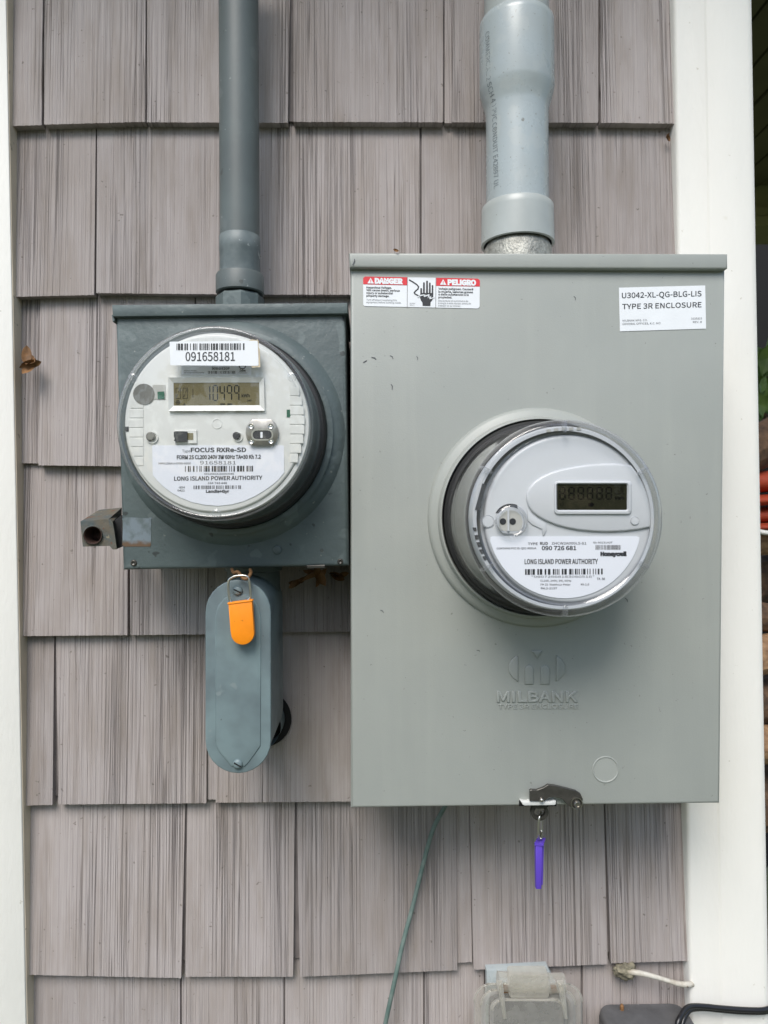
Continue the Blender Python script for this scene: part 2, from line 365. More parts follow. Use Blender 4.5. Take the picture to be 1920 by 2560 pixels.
def clear(name, tint=(1, 1, 1), ior=1.45, rough=.02, haze=0.0, hcol=(.7, .68, .6), gl=1.0):
    m = bpy.data.materials.new(name); m.use_nodes = True; t = m.node_tree; N = t.nodes; L = t.links
    for n in list(N): N.remove(n)
    out = N.new('ShaderNodeOutputMaterial'); tr = N.new('ShaderNodeBsdfTransparent'); g = N.new('ShaderNodeBsdfGlossy'); fr = N.new('ShaderNodeLayerWeight'); mx = N.new('ShaderNodeMixShader')
    tr.inputs[0].default_value = (*tint, 1); g.inputs['Roughness'].default_value = rough; g.inputs[0].default_value = (gl, gl, gl, 1); fr.inputs[0].default_value = .5
    pw = N.new('ShaderNodeMath'); pw.operation = 'POWER'; L.new(fr.outputs['Facing'], pw.inputs[0]); pw.inputs[1].default_value = 4.0
    ma = N.new('ShaderNodeMath'); ma.operation = 'MULTIPLY_ADD'; L.new(pw.outputs[0], ma.inputs[0]); ma.inputs[1].default_value = .9; ma.inputs[2].default_value = ((ior - 1) / (ior + 1)) ** 2
    L.new(ma.outputs[0], mx.inputs[0]); L.new(tr.outputs[0], mx.inputs[1]); L.new(g.outputs[0], mx.inputs[2])
    src = mx.outputs[0]
    if haze:
        di = N.new('ShaderNodeBsdfDiffuse'); di.inputs[0].default_value = (*hcol, 1); tl = N.new('ShaderNodeBsdfTranslucent'); tl.inputs[0].default_value = (*hcol, 1)
        a = N.new('ShaderNodeMixShader'); L.new(di.outputs[0], a.inputs[1]); L.new(tl.outputs[0], a.inputs[2]); a.inputs[0].default_value = .4
        m2 = N.new('ShaderNodeMixShader'); m2.inputs[0].default_value = haze
        no = N.new('ShaderNodeTexNoise'); no.inputs['Scale'].default_value = 90; no.inputs['Detail'].default_value = 6
        tc = N.new('ShaderNodeTexCoord'); L.new(tc.outputs['Object'], no.inputs['Vector'])
        mr = N.new('ShaderNodeMapRange'); L.new(no.outputs[0], mr.inputs[0]); mr.inputs[1].default_value = .3; mr.inputs[2].default_value = .75; mr.inputs[3].default_value = haze * .75; mr.inputs[4].default_value = min(1, haze * 1.4)
        he = N.new('ShaderNodeMath'); he.operation = 'MULTIPLY_ADD'; he.use_clamp = True; L.new(fr.outputs['Facing'], he.inputs[0]); he.inputs[1].default_value = haze * 2.2; L.new(mr.outputs[0], he.inputs[2])
        L.new(he.outputs[0], m2.inputs[0])
        L.new(src, m2.inputs[1]); L.new(a.outputs[0], m2.inputs[2]); src = m2.outputs[0]
    L.new(src, out.inputs[0]); return m
M['glass'] = clear('clear_polycarbonate', (.985, .985, .985), 1.48, .015, .03, (.85, .85, .8))
M['glass2'] = clear('clear_polycarbonate_new', (.985, .985, .985), 1.22, .02)
M['side'] = clear('clear_polycarbonate_side', (.95, .95, .95), 1.5, .05, .015, (.8, .8, .8))
M['rim'] = clear('clear_polycarbonate_edge', (.93, .935, .94), 1.6, .06, .05, (.8, .8, .82))
M['frost'] = clear('cloudy_weatherproof_cover', (.90, .89, .85), 1.55, .10, .20, (.80, .78, .73))

# ================================================================ SETTING
bm = bmesh.new(); flat(bm, [(-400, -400, -1.35), (400, -400, -1.35), (400, 400, -1.35), (-400, 400, -1.35)])
for f in bm.faces:
    f.normal_update()
    if f.normal.z < 0: f.normal_flip()
tag(obj('ground', bm, M['gnd']), kind='structure')

# ---- the shingled wall
wall = thing('shingled_wall', 'grey cedar-look shingle wall between two white trim boards, behind the meters', 'wall', (0, 0.02, -1.34))
bm = bmesh.new(); box(bm, (-.62, 0.002, -1.34), (.40, .12, 1.1)); obj('wall_sheathing', bm, M['backer'], wall)
DT, DB = 3.0 * MM, 13.0 * MM
def shingle(xt0, xt1, xb0, xb1, yt, yb0, yb1, rec=0.0, seed=0):
    """display-pixel corners: top-left/right x, bottom-left/right x, top y, bottom y left/right; rec = recess"""
    rr = random.Random(seed)
    TL, TR = D(xt0, yt, DT), D(xt1, yt, DT); BL, BR = D(xb0, yb0, DB), D(xb1, yb1, DB)
    up = 0.016                                        # hidden lap under the course above
    fL = (TL - BL); TL = TL + fL.normalized() * up; fR = (TR - BR); TR = TR + fR.normalized() * up
    wd = (BR - BL).length; nx = max(4, int(wd / .0010)); ny = 10
    ph = rr.uniform(0, 100); prof = []
    for i in range(nx + 1):
        x = i / nx * wd
        dens = .5 + .5 * noise.noise(Vector((x * 28 + ph, 3.1, ph)))
        p = (noise.noise(Vector((x * 620, ph, 0))) * .13 + noise.noise(Vector((x * 160, ph, 5))) * .06) * (.4 + dens)
        if rr.random() < .05 + .25 * dens: p -= rr.uniform(.15, .6) * (.35 + dens)
        prof.append(p * MM)
    bm = bmesh.new(); G = []
    for j in range(ny + 1):
        t = j / ny; a = TL.lerp(BL, t); b = TR.lerp(BR, t); row = []
        for i in range(nx + 1):
            s = i / nx; wob = 0
            if 0 < i < nx: wob = noise.noise(Vector((s * wd * 60 + ph, t * 5, 2))) * .0010 / wd
            p = a.lerp(b, s + wob)
            p = p + Vector((0, -prof[i] * (.8 + .3 * noise.noise(Vector((i * .37 + ph, t * 2, 1)))) + rec * (.4 + .6 * t), 0))
            if j == ny: p.z += rr.uniform(-.25, .25) * MM
            row.append(bm.verts.new(p))
        G.append(row)
    for j in range(ny):
        for i in range(nx): bm.faces.new((G[j][i], G[j + 1][i], G[j + 1][i + 1], G[j][i + 1]))
    # skirt: sides and butt
    def skirt(vs_, dep):
        bk = [bm.verts.new(v.co + Vector((0, dep(v), 0))) for v in vs_]
        for k in range(len(vs_) - 1): bm.faces.new((vs_[k], bk[k], bk[k + 1], vs_[k + 1]))
    side = lambda v: max(.001, min(.009, -v.co.y - .0006))
    skirt([G[j][0] for j in range(ny + 1)], side); skirt([G[j][nx] for j in range(ny, -1, -1)], side)
    skirt([G[ny][i] for i in range(nx + 1)], lambda v: -v.co.y - .0004)
    bmesh.ops.recalc_face_normals(bm, faces=bm.faces)
    return obj('shingle', bm, M['shingle'], wall)
LX = lambda y: 33 + (79 - 33) * y / 2212 - 14
RX = lambda y: 1458 + 32 * y / 2212 + 14
BOT = [-100, 270, 637, 1008, 1373, 1738, 2100, 2480]
rows = [
 # (top y, [(xt0, xt1, xb0, xb1, yb0, yb1, recess mm)])
 (-100, [(None, 93, None, 90, 272, 270, 0), (97, 314.5, 95, 313.5, 269, 263, 0), (318, 628, 317, 622, 264, 265, 0), (634, 957, 634, 957, 263, 264, 0), (961, 980, 961, 976, 262, 262, 3.2), (980, 1292, 977, 1292, 264, 265, 0), (1296, None, 1298, None, 265, 267, 0)]),
 (270, [(None, 207, None, 203, 641, 637, 0), (210, 520, 208, 520, 633, 636, 0), (524, 906, 524, 906, 636, 637, 0), (911, 1120, 911, 1120, 637, 637, 0), (1124, None, 1124, None, 637, 637, 0)]),
 (637, [(None, 86, None, 81, 1000, 1000, 5), (88, 420, 83, 420, 1005, 1009, 0), (424, 760, 424, 760, 1009, 1006, 0), (764, 1100, 764, 1100, 1006, 1004, 0), (1104, None, 1104, None, 1004, 1002, 0)]),
 (1008, [(None, 276, None, 275, 1374, 1372, 0), (280, 560, 281, 560, 1372, 1369, 0), (564, 800, 564, 800, 1366, 1364, 0), (804, None, 804, None, 1364, 1362, 0)]),
 (1373, [(None, 117, None, 113, 1740, 1739, 0), (121, 448, 126, 446, 1738, 1735, 0), (448, 468, 447, 465, 1730, 1730, 3.5), (468, 790, 466, 790, 1734, 1731, 0), (794, None, 794, None, 1731, 1729, 0)]),
 (1738, [(None, 400, None, 391, 2106, 2113, 0), (405, 637, 400, 633, 2110, 2110, 0), (641, 985, 648, 988, 2110, 2096, 0), (986, 1014, 989, 1021, 2085, 2083, 3.6), (1015, 1304, 1023, 1313, 2095, 2083, 0), (1308, None, 1320, None, 2081, 2075, 0)]),
 (2100, [(None, 389, None, 389, 2480, 2480, 0), (393, 612, 393, 612, 2480, 2480, 0), (616, 914, 616, 914, 2480, 2480, 0), (918, 1045, 918, 1045, 2480, 2480, 0), (1049, 1254, 1049, 1254, 2480, 2480, 0), (1259, None, 1259, None, 2480, 2480, 0)]),
]
k = 0
for yt, lst in rows:
    for (a, b, c, d, y0, y1, rec) in lst:
        k += 1
        shingle(LX(yt) if a is None else a, RX(yt) if b is None else b, LX(y0) if c is None else c, RX(y1) if d is None else d, yt, y0, y1, rec * MM, seed=k * 11)
    # backing seen in the joints
    yb = lst[0][4] - 16; yr = lst[-1][5] - 14
    bm = bmesh.new(); o_ = .0066
    pts = [D(LX(yt), yt, DT) + Vector((0, .0027, .012)), D(RX(yt), yt, DT) + Vector((0, .0027, .012)), D(RX(yr), yr, DB) + Vector((0, o_, 0)), D(LX(yb), yb, DB) + Vector((0, o_, 0))]
    prism(pts, .0008, bm=bm)
    obj('siding_backing', bm, M['backer'], wall)

# unseen eave, added above the frame to dim the top shingle rows
eave = thing('added_shade_eave', 'unseen white soffit and fascia added above the shingled wall to shade its top', 'eave', (-.1, -.2, 1.05))
for i in range(10):
    bm = bmesh.new(); box(bm, (-1.6 + i * .3, -.40, 1.05), (-1.305 + i * .3, .1, 1.062)); obj('soffit_panel', bm, M['trim'], eave)
bm = bmesh.new(); box(bm, (-1.6, -.42, 1.04), (1.4, -.401, 1.2)); obj('fascia_board', bm, M['trim'], eave)
bm = bmesh.new(); box(bm, (-1.6, -.40, 1.064), (1.4, .12, 1.09)); obj('roof_deck', bm, M['dark'], eave)

# trim boards (front 20 mm off the wall)
def board(name, xa0, xb0, xa1, xb1, y0, y1, d0, mt, bev=.0015):
    return obj(name, prism([D(xa0, y0, d0), D(xb0, y0, d0), D(xb1, y1, d0), D(xa1, y1, d0)], d0 - .0005, bev), mt, wall, True, 40)
lt = board('trim_board', -110, 9.5, -80, 59, -140, 2360, .020, M['trim'], .0008)
pf = [D(9.5, -140, .020) + Vector((.0002, .0012, 0)), D(59, 2360, .020) + Vector((.0002, .0012, 0))]
bm = bmesh.new()
a0, a1 = pf; NS = 60; rr = random.Random(3); rings = []
for i in range(NS + 1):
    p = a0.lerp(a1, i / NS); q = abs(noise.noise(Vector((i * .6, 0, 0)))) * .0006
    rings.append([p, p + Vector((.0006 + q * .4, .0005, 0)), p + Vector((.0008 + q, .010, 0)), p + Vector((.0006, .0182, 0))])
ring_faces(bm, rings, False)
for f in bm.faces:
    f.normal_update()
    if f.normal.x < 0: f.normal_flip()
obj('trim_edge', bm, M['trim_edge'], lt)
# right trim: an inner strip and a wider outer strip that meet in a soft fold
def rtrim():
    bm = bmesh.new(); rings = []
    prof = [(0, .0), (0, .014), (3, .0172), (8, .018), (64, .0175), (66.5, .0190), (70, .0204), (155, .021), (166, .0205), (168, .019), (168, -.09)]
    for y in (-160, 2380):
        x0 = 1456.5 + (1492 - 1456.5) * y / 2212
        sc = 1 + .075 * (y / 2212) * .2
        rings.append([Vector((D(x0, y, .018).x + plen(q * K * sc, .018), -d, D(x0, y, .018).z)) for q, d in prof])
    NZ = 60; out = []
    for i in range(NZ + 1): out.append([a.lerp(b, i / NZ) for a, b in zip(*rings)])
    ring_faces(bm, out, False)
    for f in bm.faces:
        f.normal_update()
    return obj('trim_board', bm, M['trim'], wall, True, 60)
rtrim()

# ================================================================ BACKGROUND beyond the right trim
porch = thing('porch', 'dark porch with plank ceiling and pale green beam, seen past right trim board', 'porch', (1.2, 1.15, -1.34))
H = .9
for c in [.62 + .083 * i for i in range(14)]:
    bm = bmesh.new(); box(bm, (c * H + .003, 0.2, H + (0.0 if int(c * 100) % 2 else .004)), ((c + .083) * H - .003, 1.21, H + .02)); obj('ceiling_plank', bm, M['porch'], porch)
bm = bmesh.new(); box(bm, (.5, .2, H + .021), (1.75, 1.3, H + .05)); obj('roof_deck', bm, M['dark'], porch)
bm = bmesh.new(); box(bm, (.5, 1.215, H - .055), (1.9, 1.33, H + .02)); obj('beam', bm, M['beam'], porch)
bm = bmesh.new(); box(bm, (.5, 1.20, H - .085), (1.9, 1.33, H - .060)); box(bm, (.5, 1.19, H - .115), (1.9, 1.33, H - .09)); obj('beam_moulding', bm, M['beam'], porch)
bm = bmesh.new(); box(bm, (.5, 1.9, -1.34), (3.2, 1.95, 1.9)); obj('porch_dark_sheet', bm, M['dark'], porch)  # near-black sheet added for the deep shade below and beyond the beam
plant = thing('green_plant', 'out-of-focus green leafy plant beyond right trim board, above the firewood', 'plant', D(1648, 950, -.55))
rr = random.Random(5)
for i in range(46):
    c = D(1640 + rr.uniform(-6, 34), rr.uniform(757, 885), -.5 - rr.uniform(0, .15))
    bm = bmesh.new(); L_ = rr.uniform(.018, .034); a = rr.uniform(0, 6.28)
    ax = Vector((math.cos(a), rr.uniform(-.3, .3), math.sin(a))).normalized(); sd = ax.cross(Vector((rr.uniform(-.4, .4), 1, rr.uniform(-.4, .4)))).normalized()
    ps = [c - ax * L_, c - ax * L_ * .3 + sd * L_ * .45, c + ax * L_ * .4 + sd * L_ * .4, c + ax * L_, c + ax * L_ * .4 - sd * L_ * .4, c - ax * L_ * .3 - sd * L_ * .45]
    mid = bm.verts.new(c + Vector((0, .004, 0))); vv = [bm.verts.new(p) for p in ps]
    for q in range(6): bm.faces.new((mid, vv[q], vv[(q + 1) % 6]))
    obj('leaf', bm, M['green'], plant)
bm = bmesh.new(); tube(bm, [D(1650, 960, -.58), D(1655, 860, -.58), D(1668, 770, -.6)], .004, 8); obj('stem', bm, M['bark'], plant)
def log(y0, y1, dd, tilt, m, label, seed):
    c = D(1652, (y0 + y1) / 2, -dd); r = plen((y1 - y0) / 2 * K, -dd); rr = random.Random(seed)
    bm = bmesh.new(); rings = []; n = 14
    for i in range(9):
        t = i / 8; p = c + Vector((.14 * (t - .28) * 1.5, .05 * (t - .3), tilt * (t - .28)))
        rings.append([p + Vector((0, math.cos(a) * r, math.sin(a) * r)) * (1 + .12 * noise.noise(Vector((math.cos(a) * 1.6, math.sin(a) * 1.6, i * .3 + seed)))) for a in (2 * math.pi * q / n for q in range(n))])
    # rings about x: shape in the y-z plane, centred on p
    rings = [[Vector((pp.x, pp.y, pp.z)) for pp in rg] for rg in rings]
    ring_faces(bm, rings, True, True, True)
    tag(obj('firewood_log', bm, m), label, 'firewood', 'firewood stacked beyond the right trim board')
logs = [(905, 1012, .30, .10, 'bark', 'rough brown firewood log leaning above the red-orange cloth'),
        (1132, 1200, .34, .02, 'wood', 'pale split firewood piece just below the red-orange cloth'),
        (1195, 1300, .42, .05, 'bark', 'dark bark-covered firewood log below the pale split piece'),
        (1300, 1365, .32, -.03, 'bark', 'dark firewood log resting on the long pale split log'),
        (1368, 1455, .30, .03, 'wood', 'long pale split firewood log, upper of the two pale ones low in the pile'),
        (1460, 1560, .33, .04, 'bark', 'brown firewood log between the two low pale split logs'),
        (1565, 1650, .30, -.02, 'wood', 'pale tan split firewood log low at the right edge of the photo'),
        (1655, 1790, .36, .02, 'bark', 'lowest dark firewood log at the right edge beside the trim')]
for i, (a, b, dd, tl, m_, lb_) in enumerate(logs): log(a, b, dd, tl, M[m_], lb_, i * 3 + 1)
# folded red-orange cloth on the woodpile
cl = thing('folded_cloth', 'folded red-orange cloth lying on the firewood past the right trim board', 'cloth', D(1655, 1130, -.3))
for (y0, y1, q) in ((1016, 1064, 0), (1068, 1092, .01), (1094, 1130, -.005), (1128, 1146, .004)):
    c = D(1652, (y0 + y1) / 2, -.30 + q); h = plen((y1 - y0) / 2 * K, -.3); bm = bmesh.new(); rings = []
    for i in range(7):
        t = i / 6 - .3
        rings.append([c + Vector((t * .16, -math.cos(a) * .03 * (1 + .2 * math.sin(t * 9)), math.sin(a) * h + t * .012)) for a in (2 * math.pi * s / 12 for s in range(12))])
    ring_faces(bm, rings, True, True, True); obj('fold', bm, M['redfab'], cl, True)
bm = bmesh.new(); tube(bm, [D(1640, 1148, -.265), D(1655, 1151, -.262), D(1690, 1153, -.262)], .0035, 8)
tag(obj('white_rope', bm, M['trim'], None, True), 'short white rope lying along the bottom of the red-orange cloth', 'rope')

# trees and shrubs across the yard, behind the photographer: seen only in the shiny covers
rr = random.Random(77); bm = bmesh.new()
for i in range(5200):
    x = rr.uniform(-11, 11); top = 2.6 + 1.6 * noise.noise(Vector((x * .35, 0, 3))) + .8 * noise.noise(Vector((x * 1.3, 0, 8)))
    z = -1.35 + (top + 1.35) * rr.random() ** .8; c = Vector((x, -8.5 + rr.uniform(-1.2, 1.2), z)); a = Vector((rr.uniform(-1, 1), rr.uniform(-1, 1), rr.uniform(-1, 1))).normalized(); b = a.orthogonal().normalized(); L_ = rr.uniform(.10, .22)
    bm.faces.new([bm.verts.new(c + a * L_), bm.verts.new(c + b * L_ * .6), bm.verts.new(c - a * L_), bm.verts.new(c - b * L_ * .6)])
tag(obj('shrubbery', bm, M['green']), kind='stuff')

# ================================================================ SHARED METER PARTS
def ring_y(cx, cz, r0, r1, d, t=.0012, n=96):
    return lathe_y(cx, cz, [(r0, d - t), (r0, d), (r1, d), (r1, d - t)], n)

# ================================================================ LEFT METER SOCKET (old blue-grey box)
A = PF(260, 720, 640 / 1659, 0)           # enlarged view of the left meter
lbox = thing('old_meter_box', 'weathered blue-grey metal meter socket box on the left, rusty patch at lower left', 'meter box', D(500, 1225, .06))
LBD = .115
obj('box_body', prism([D(248.5, 672, LBD), D(746.5, 668, LBD), D(754, 1222, LBD), D(265, 1231, LBD)], LBD - .014, .0035, 3), M['old'], lbox, True, 40)
b = prism([D(240.5, 657.5, LBD + .005), D(751, 653, LBD + .005), D(751.5, 677.5, LBD + .005), D(242.5, 684, LBD + .005)], LBD - .009, .0018, 2)
cap = obj('rain_cap', b, M['old'], lbox, True, 40)
bm = prism([D(241, 680, LBD + .002), D(246.5, 680, LBD + .002), D(247.5, 692, LBD + .002), D(243.5, 695, LBD + .002)], .03)
obj('cap_lip', bm, M['old'], cap)
# domed collar round the meter
lc = P(535, 1057, .189); lcx, lcz = lc.x, lc.z
rc = plen(277, LBD)
obj('meter_collar', lathe_y(lcx, lcz, [(rc + .002, LBD - .001), (rc, LBD + .0008), (rc - .002, LBD + .0030), (rc - .006, LBD + .0060), (rc - .011, LBD + .0080), (.0900, LBD + .0105), (.0865, LBD + .0120), (.0850, LBD + .0118), (.0848, LBD)], 96), M['old'], lbox, True, 50)
def screw(name, c, r, m, parent, h=.002, slot=True, ang=30):
    """c: world point on the surface; a slotted pan head"""
    bm = lathe_y(c.x, c.z, [(r, -c.y - .001), (r, -c.y + h * .45), (r * .85, -c.y + h * .85), (r * .5, -c.y + h), (.0001, -c.y + h * 1.03)], 24)
    o = obj(name, bm, m, parent, True, 50)
    if slot:
        bm = bmesh.new(); ca, sa = math.cos(R(ang)), math.sin(R(ang)); hw = r * .13; L_ = r * .82
        prism([Vector((c.x + x * ca - z * sa, c.y - h * 1.10, c.z + x * sa + z * ca)) for x, z in ((-L_, hw), (L_, hw), (L_, -hw), (-L_, -hw))], h * .5, bm=bm)
        obj('screw_slot', bm, M['dark'], o)
    return o
for (x, y, r) in ((289, 1216, 5.5), (735, 1213, 5)):
    c = D(x, y, LBD); bm = lathe_y(c.x, c.z, [(plen(r * K * 1.3, LBD), LBD + .0003), (plen(r * K, LBD), LBD + .0014), (plen(r * K * .7, LBD), LBD + .0016), (plen(r * K * .55, LBD), LBD + .0006), (.0001, LBD + .0006)], 20)
    obj('dimple_screw', bm, M['steel'], lbox, True)
c = D(599, 1188, LBD); obj('rivet', lathe_y(c.x, c.z, [(.0042, LBD), (.0040, LBD + .0006), (.003, LBD + .0009), (.0001, LBD + .001)], 24), M['old'], lbox, True)
def patch_extra(N, L, noi, ramp, mix, cur, vec, tc, b):
    s = N.new('ShaderNodeSeparateXYZ'); L.new(tc.outputs['Generated'], s.inputs[0])
    n = noi(140, 5, vec, .65)
    ad = N.new('ShaderNodeMath'); ad.operation = 'MULTIPLY_ADD'; L.new(n, ad.inputs[0]); ad.inputs[1].default_value = .35; L.new(s.outputs[2], ad.inputs[2])
    c = mix(ramp(noi(90, 5, vec), .45, .6), (.165, .205, .235), (.105, .135, .14))
    c = mix(ramp(ad.outputs[0], .26, .40, (1,1,1,1), (0,0,0,1)), c, (.12, .075, .045))
    return c
M['patch'] = mat('label_ghost_patch', (.2, .25, .3), .45, extra=patch_extra)
A7 = PF(180, 1240, 240 / 1659, 0)
pt = rrect(868, 372, 1375, 868, 40, 6)
bm = bmesh.new(); rr = random.Random(8); flat(bm, [A7(u + rr.uniform(-14, 14), v + rr.uniform(-14, 14), LBD + .0003) for u, v in pt])
obj('peeled_label_patch', bm, M['patch'], lbox)
obj('latch_tab', prism([D(662, 1221.5, LBD + .0012), D(702, 1220, LBD + .0012), D(702, 1227, LBD + .0012), D(663, 1228, LBD + .0012)], .006, .0005), M['steel'], lbox)

# ---- left meter
lm = thing('electric_meter', 'round electric meter with white barcode sticker 091658181, on the old blue-grey box', 'electric meter', (lcx, -LBD, lcz))
FD = .189                                   # front of the cover
RL = plen(242, FD)
obj('base_ring', lathe_y(lcx, lcz, [(.0825, LBD + .008), (.0842, LBD + .0115), (.0842, LBD + .020), (.0825, LBD + .0235), (.079, LBD + .024)], 96), M['black'], lm, True, 40)
obj('cover_side', lathe_y(lcx, lcz, [(.0812, LBD + .022), (.0803, LBD + .034), (.0785, LBD + .05), (.0770, FD - .014), (.0768, FD - .008)], 128), M['side'], lm, True)
obj('inner_drum', lathe_y(lcx, lcz, [(.078, LBD + .012), (.0755, LBD + .034), (.0735, LBD + .048), (.0725, FD - .020), (.0720, FD - .022), (.0700, FD - .021)], 96), M['drum'], lm, True, 50)
obj('cover_rim', lathe_y(lcx, lcz, [(.0768, FD - .010), (.0772, FD - .007), (.0762, FD - .0030), (RL, FD - .001), (RL - .0016, FD), (RL - .0032, FD - .0004), (RL - .0042, FD - .0016)], 128), M['rim'], lm, True)
obj('front_window', lathe_y(lcx, lcz, [(RL - .0042, FD - .0016), (RL - .006, FD - .0014), (.03, FD - .0010), (.00001, FD - .0009)], 96), M['glass'], lm, True)
FF = FD - .0095                             # the white face plate
def AF(u, v, dd=0): return A(u, v, FF + dd)
RF = plen(578 * .3858, FF)
fc = AF(716, 876)
face = obj('face_plate', lathe_y(fc.x, fc.z, [(RF + .0006, FF - .010), (RF, FF - .0016), (RF - .001, FF - .0002), (RF - .0020, FF), (.00001, FF)], 96), M['face'], lm, True, 50)
obj('face_skirt', lathe_y(lcx, lcz, [(.0735, FF - .016), (.0738, FF - .0035), (.0732, FF - .0022), (.0700, FF - .0018)], 96), M['face'], face, True, 50)
# segmented rib columns moulded in the face
def ribcell(u0, v0, u1, v1, h=.0004):
    obj('moulded_rib', prism([AF(u, v, h) for u, v in ((u0, v0), (u1, v0), (u1, v1), (u0, v1))], h - .0001, .0002, 1), M['face'], face)
for i in range(7):
    v0 = 722 + i * 62; e = abs(v0 + 30 - 875)
    off = 575 - math.sqrt(max(0, 575**2 - (v0 + 30 - 876)**2))
    ribcell(162 + off * .9, v0 + 3, 255, v0 + 57)
for i in range(8):
    v0 = 640 + i * 62; off = 575 - math.sqrt(max(0, 575**2 - (v0 + 30 - 876)**2))
    ribcell(1205, v0 + 3, 1300 - off * .9, v0 + 57)
for i in range(6):
    u0 = 560 + i * 52
    ribcell(u0 + 3, 318 + abs(i - 2.5) * 3, u0 + 49, 365)
# lower nameplate
npl = [(312, 1026), (318, 1020), (1160, 1020), (1166, 1026), (1168, 1195), (1132, 1240), (1090, 1277), (1040, 1312), (980, 1348), (905, 1382), (830, 1402), (740, 1412), (650, 1405), (570, 1388), (500, 1360), (440, 1328), (385, 1287), (345, 1248), (316, 1212)]
plt_ = obj('nameplate', prism([AF(u, v, .0005) for u, v in npl], .0004), M['plate'], lm)
T = lambda u, v: AF(u, v, .0007)
bm = bmesh.new()
for a in [('FOCUS RXRe-SD', 562, 921, 1063, 27, -.003, .012), ('FORM 2S CL200 240V 3W 60Hz TA=30 Kh 7.2', 472, 1016, 1109, 24, -.006, .014),
          ('LONG ISLAND POWER AUTHORITY', 454, 1026, 1248, 25, -.012, .010), ('Landis+Gyr', 660, 812, 1326, 17, 0, .02)]:
    text_mesh(a[0], a[1], a[2], a[3], a[4], T, a[5], a[6], bm=bm)
obj('bold_lettering', bm, M['ink'], plt_)
bm = bmesh.new()
for a in [('Type', 507, 558, 1065, 18, 0, 0), ('HMA10XAU-0Y98-6000', 354, 562, 1143, 13, 0, 0.004), ('91658181', 622, 855, 1143, 22, 0, 0), ('09165818183060946', 650, 842, 1210, 11, 0, .004),
          ('164 743 446', 672, 797, 1270, 12, 0, .006), ('-854', 480, 524, 1298, 12, 0, .006), ('0421', 476, 523, 1318, 12, 0, .006)]:
    text_mesh(a[0], a[1], a[2], a[3], a[4], T, a[5], a[6], bm=bm)
obj('fine_lettering', bm, M['ink2'], plt_)
obj('barcode', barcode(T, 525, 1154, 970, 1191, 3, -.004), M['ink'], plt_); obj('barcode', barcode(T, 580, 1280, 890, 1303, 5, -.004), M['ink2'], plt_)
# display
fo = [(415, 580), (1036, 578), (1041, 795), (418, 797)]; fi = [(450, 614), (1006, 612), (1009, 760), (452, 763)]
lcd = obj('display', prism([AF(u, v, .0004) for u, v in [(448, 610), (1010, 608), (1012, 764), (449, 767)]], .0003), M['lcd'], lm)
obj('display_frame', frame_ring([AF(u, v, .0026) for u, v in fo], [AF(u, v, .0008) for u, v in fi], .0022), M['face'], lcd)
bm = bmesh.new(); T2 = lambda u, v: AF(u, v, .0006)
L1 = PF(400, 920, 300 / 1659, 0); T3 = lambda u, v: L1(u, v, FF + .0006)
for ch, u in zip('10499', (620, 735, 830, 930, 1030)): seven(bm, T3, ch, u, 243, 60 if ch != '1' else 68, 205, 17)
text_mesh('kWh', 1128, 1240, 402, 42, T3, 0, .01, bm=bm); text_mesh('240', 1203, 1265, 460, 22, T3, 0, .01, bm=bm); text_mesh('A', 322, 352, 515, 26, T3, 0, .02, bm=bm)
for u in (835, 932): flat(bm, [T3(u, 490), T3(u + 64, 490), T3(u + 68, 508), T3(u - 4, 508)])
obj('digits', bm, M['seg'], lcd)
bm = bmesh.new()
for u0 in (220, 318):
    for (a, b) in (((0, 0), (62, 0)), ((0, 0), (0, 65)), ((62, 0), (62, 65)), ((0, 78), (0, 143)), ((62, 78), (62, 143)), ((0, 143), (62, 143)), ((35, 60), (50, 20)), ((10, 120), (28, 85))):
        stroke(bm, T3, [(u0 + a[0], 278 + a[1]), (u0 + b[0], 278 + b[1])], 6)
for v in (290, 355): stroke(bm, T3, [(455, v), (455, v + 52)], 8)
for a in range(0, 360, 30): stroke(bm, T3, [(248 + 28 * math.cos(R(a)), 475 + 28 * math.sin(R(a))), (248 + 28 * math.cos(R(a + 30)), 475 + 28 * math.sin(R(a + 30)))], 6)
stroke(bm, T3, [(220, 475), (276, 475)], 6); stroke(bm, T3, [(240, 450), (240, 500)], 5); stroke(bm, T3, [(256, 450), (256, 500)], 5)
obj('small_symbols', bm, M['seg'], lcd)
# smoked window, board, buttons
sw = obj('smoked_window', prism([AF(258 + 70 * math.cos(R(a)), 688 + 68 * math.sin(R(a)), .0006) for a in range(0, 360, 12)], .0005), M['greyport'], lm)
obj('sensor_slot', prism([AF(u, v, .0004) for u, v in ((315, 628), (398, 628), (398, 722), (318, 722))], .0003), M['facegroove'], lm)
obj('circuit_board', prism([AF(u, v, .0008) for u, v in ((346, 672), (390, 670), (392, 718), (348, 720))], .0006), M['chip'], lm)
for (u0, v0, u1, v1, m_) in ((1184, 788, 1209, 838, 'chip'), (136, 898, 160, 930, 'ink'), ):
    obj('slot', prism([AF(u, v, .0003) for u, v in ((u0, v0), (u1, v0), (u1, v1), (u0, v1))], .0002), M[m_], lm)
for (u, v, r, m_) in ((305, 963, 29, 'greyport'), (860, 958, 24, 'ink')):
    c = AF(u, v); rr_ = plen(r * .3858, FF)
    obj('button', lathe_y(c.x, c.z, [(rr_, FF - .001), (rr_, FF + .0018), (rr_ * .8, FF + .0026), (.00001, FF + .0026)], 24), M[m_], lm, True, 40)
    c = AF(u + 9, v + 7); obj('button_guard', lathe_y(c.x, c.z, [(rr_ * 1.35, FF - .001), (rr_ * 1.3, FF + .0012), (rr_ * 1.12, FF + .0012), (rr_ * 1.1, FF - .001)], 24), M['face'], lm, True, 40)
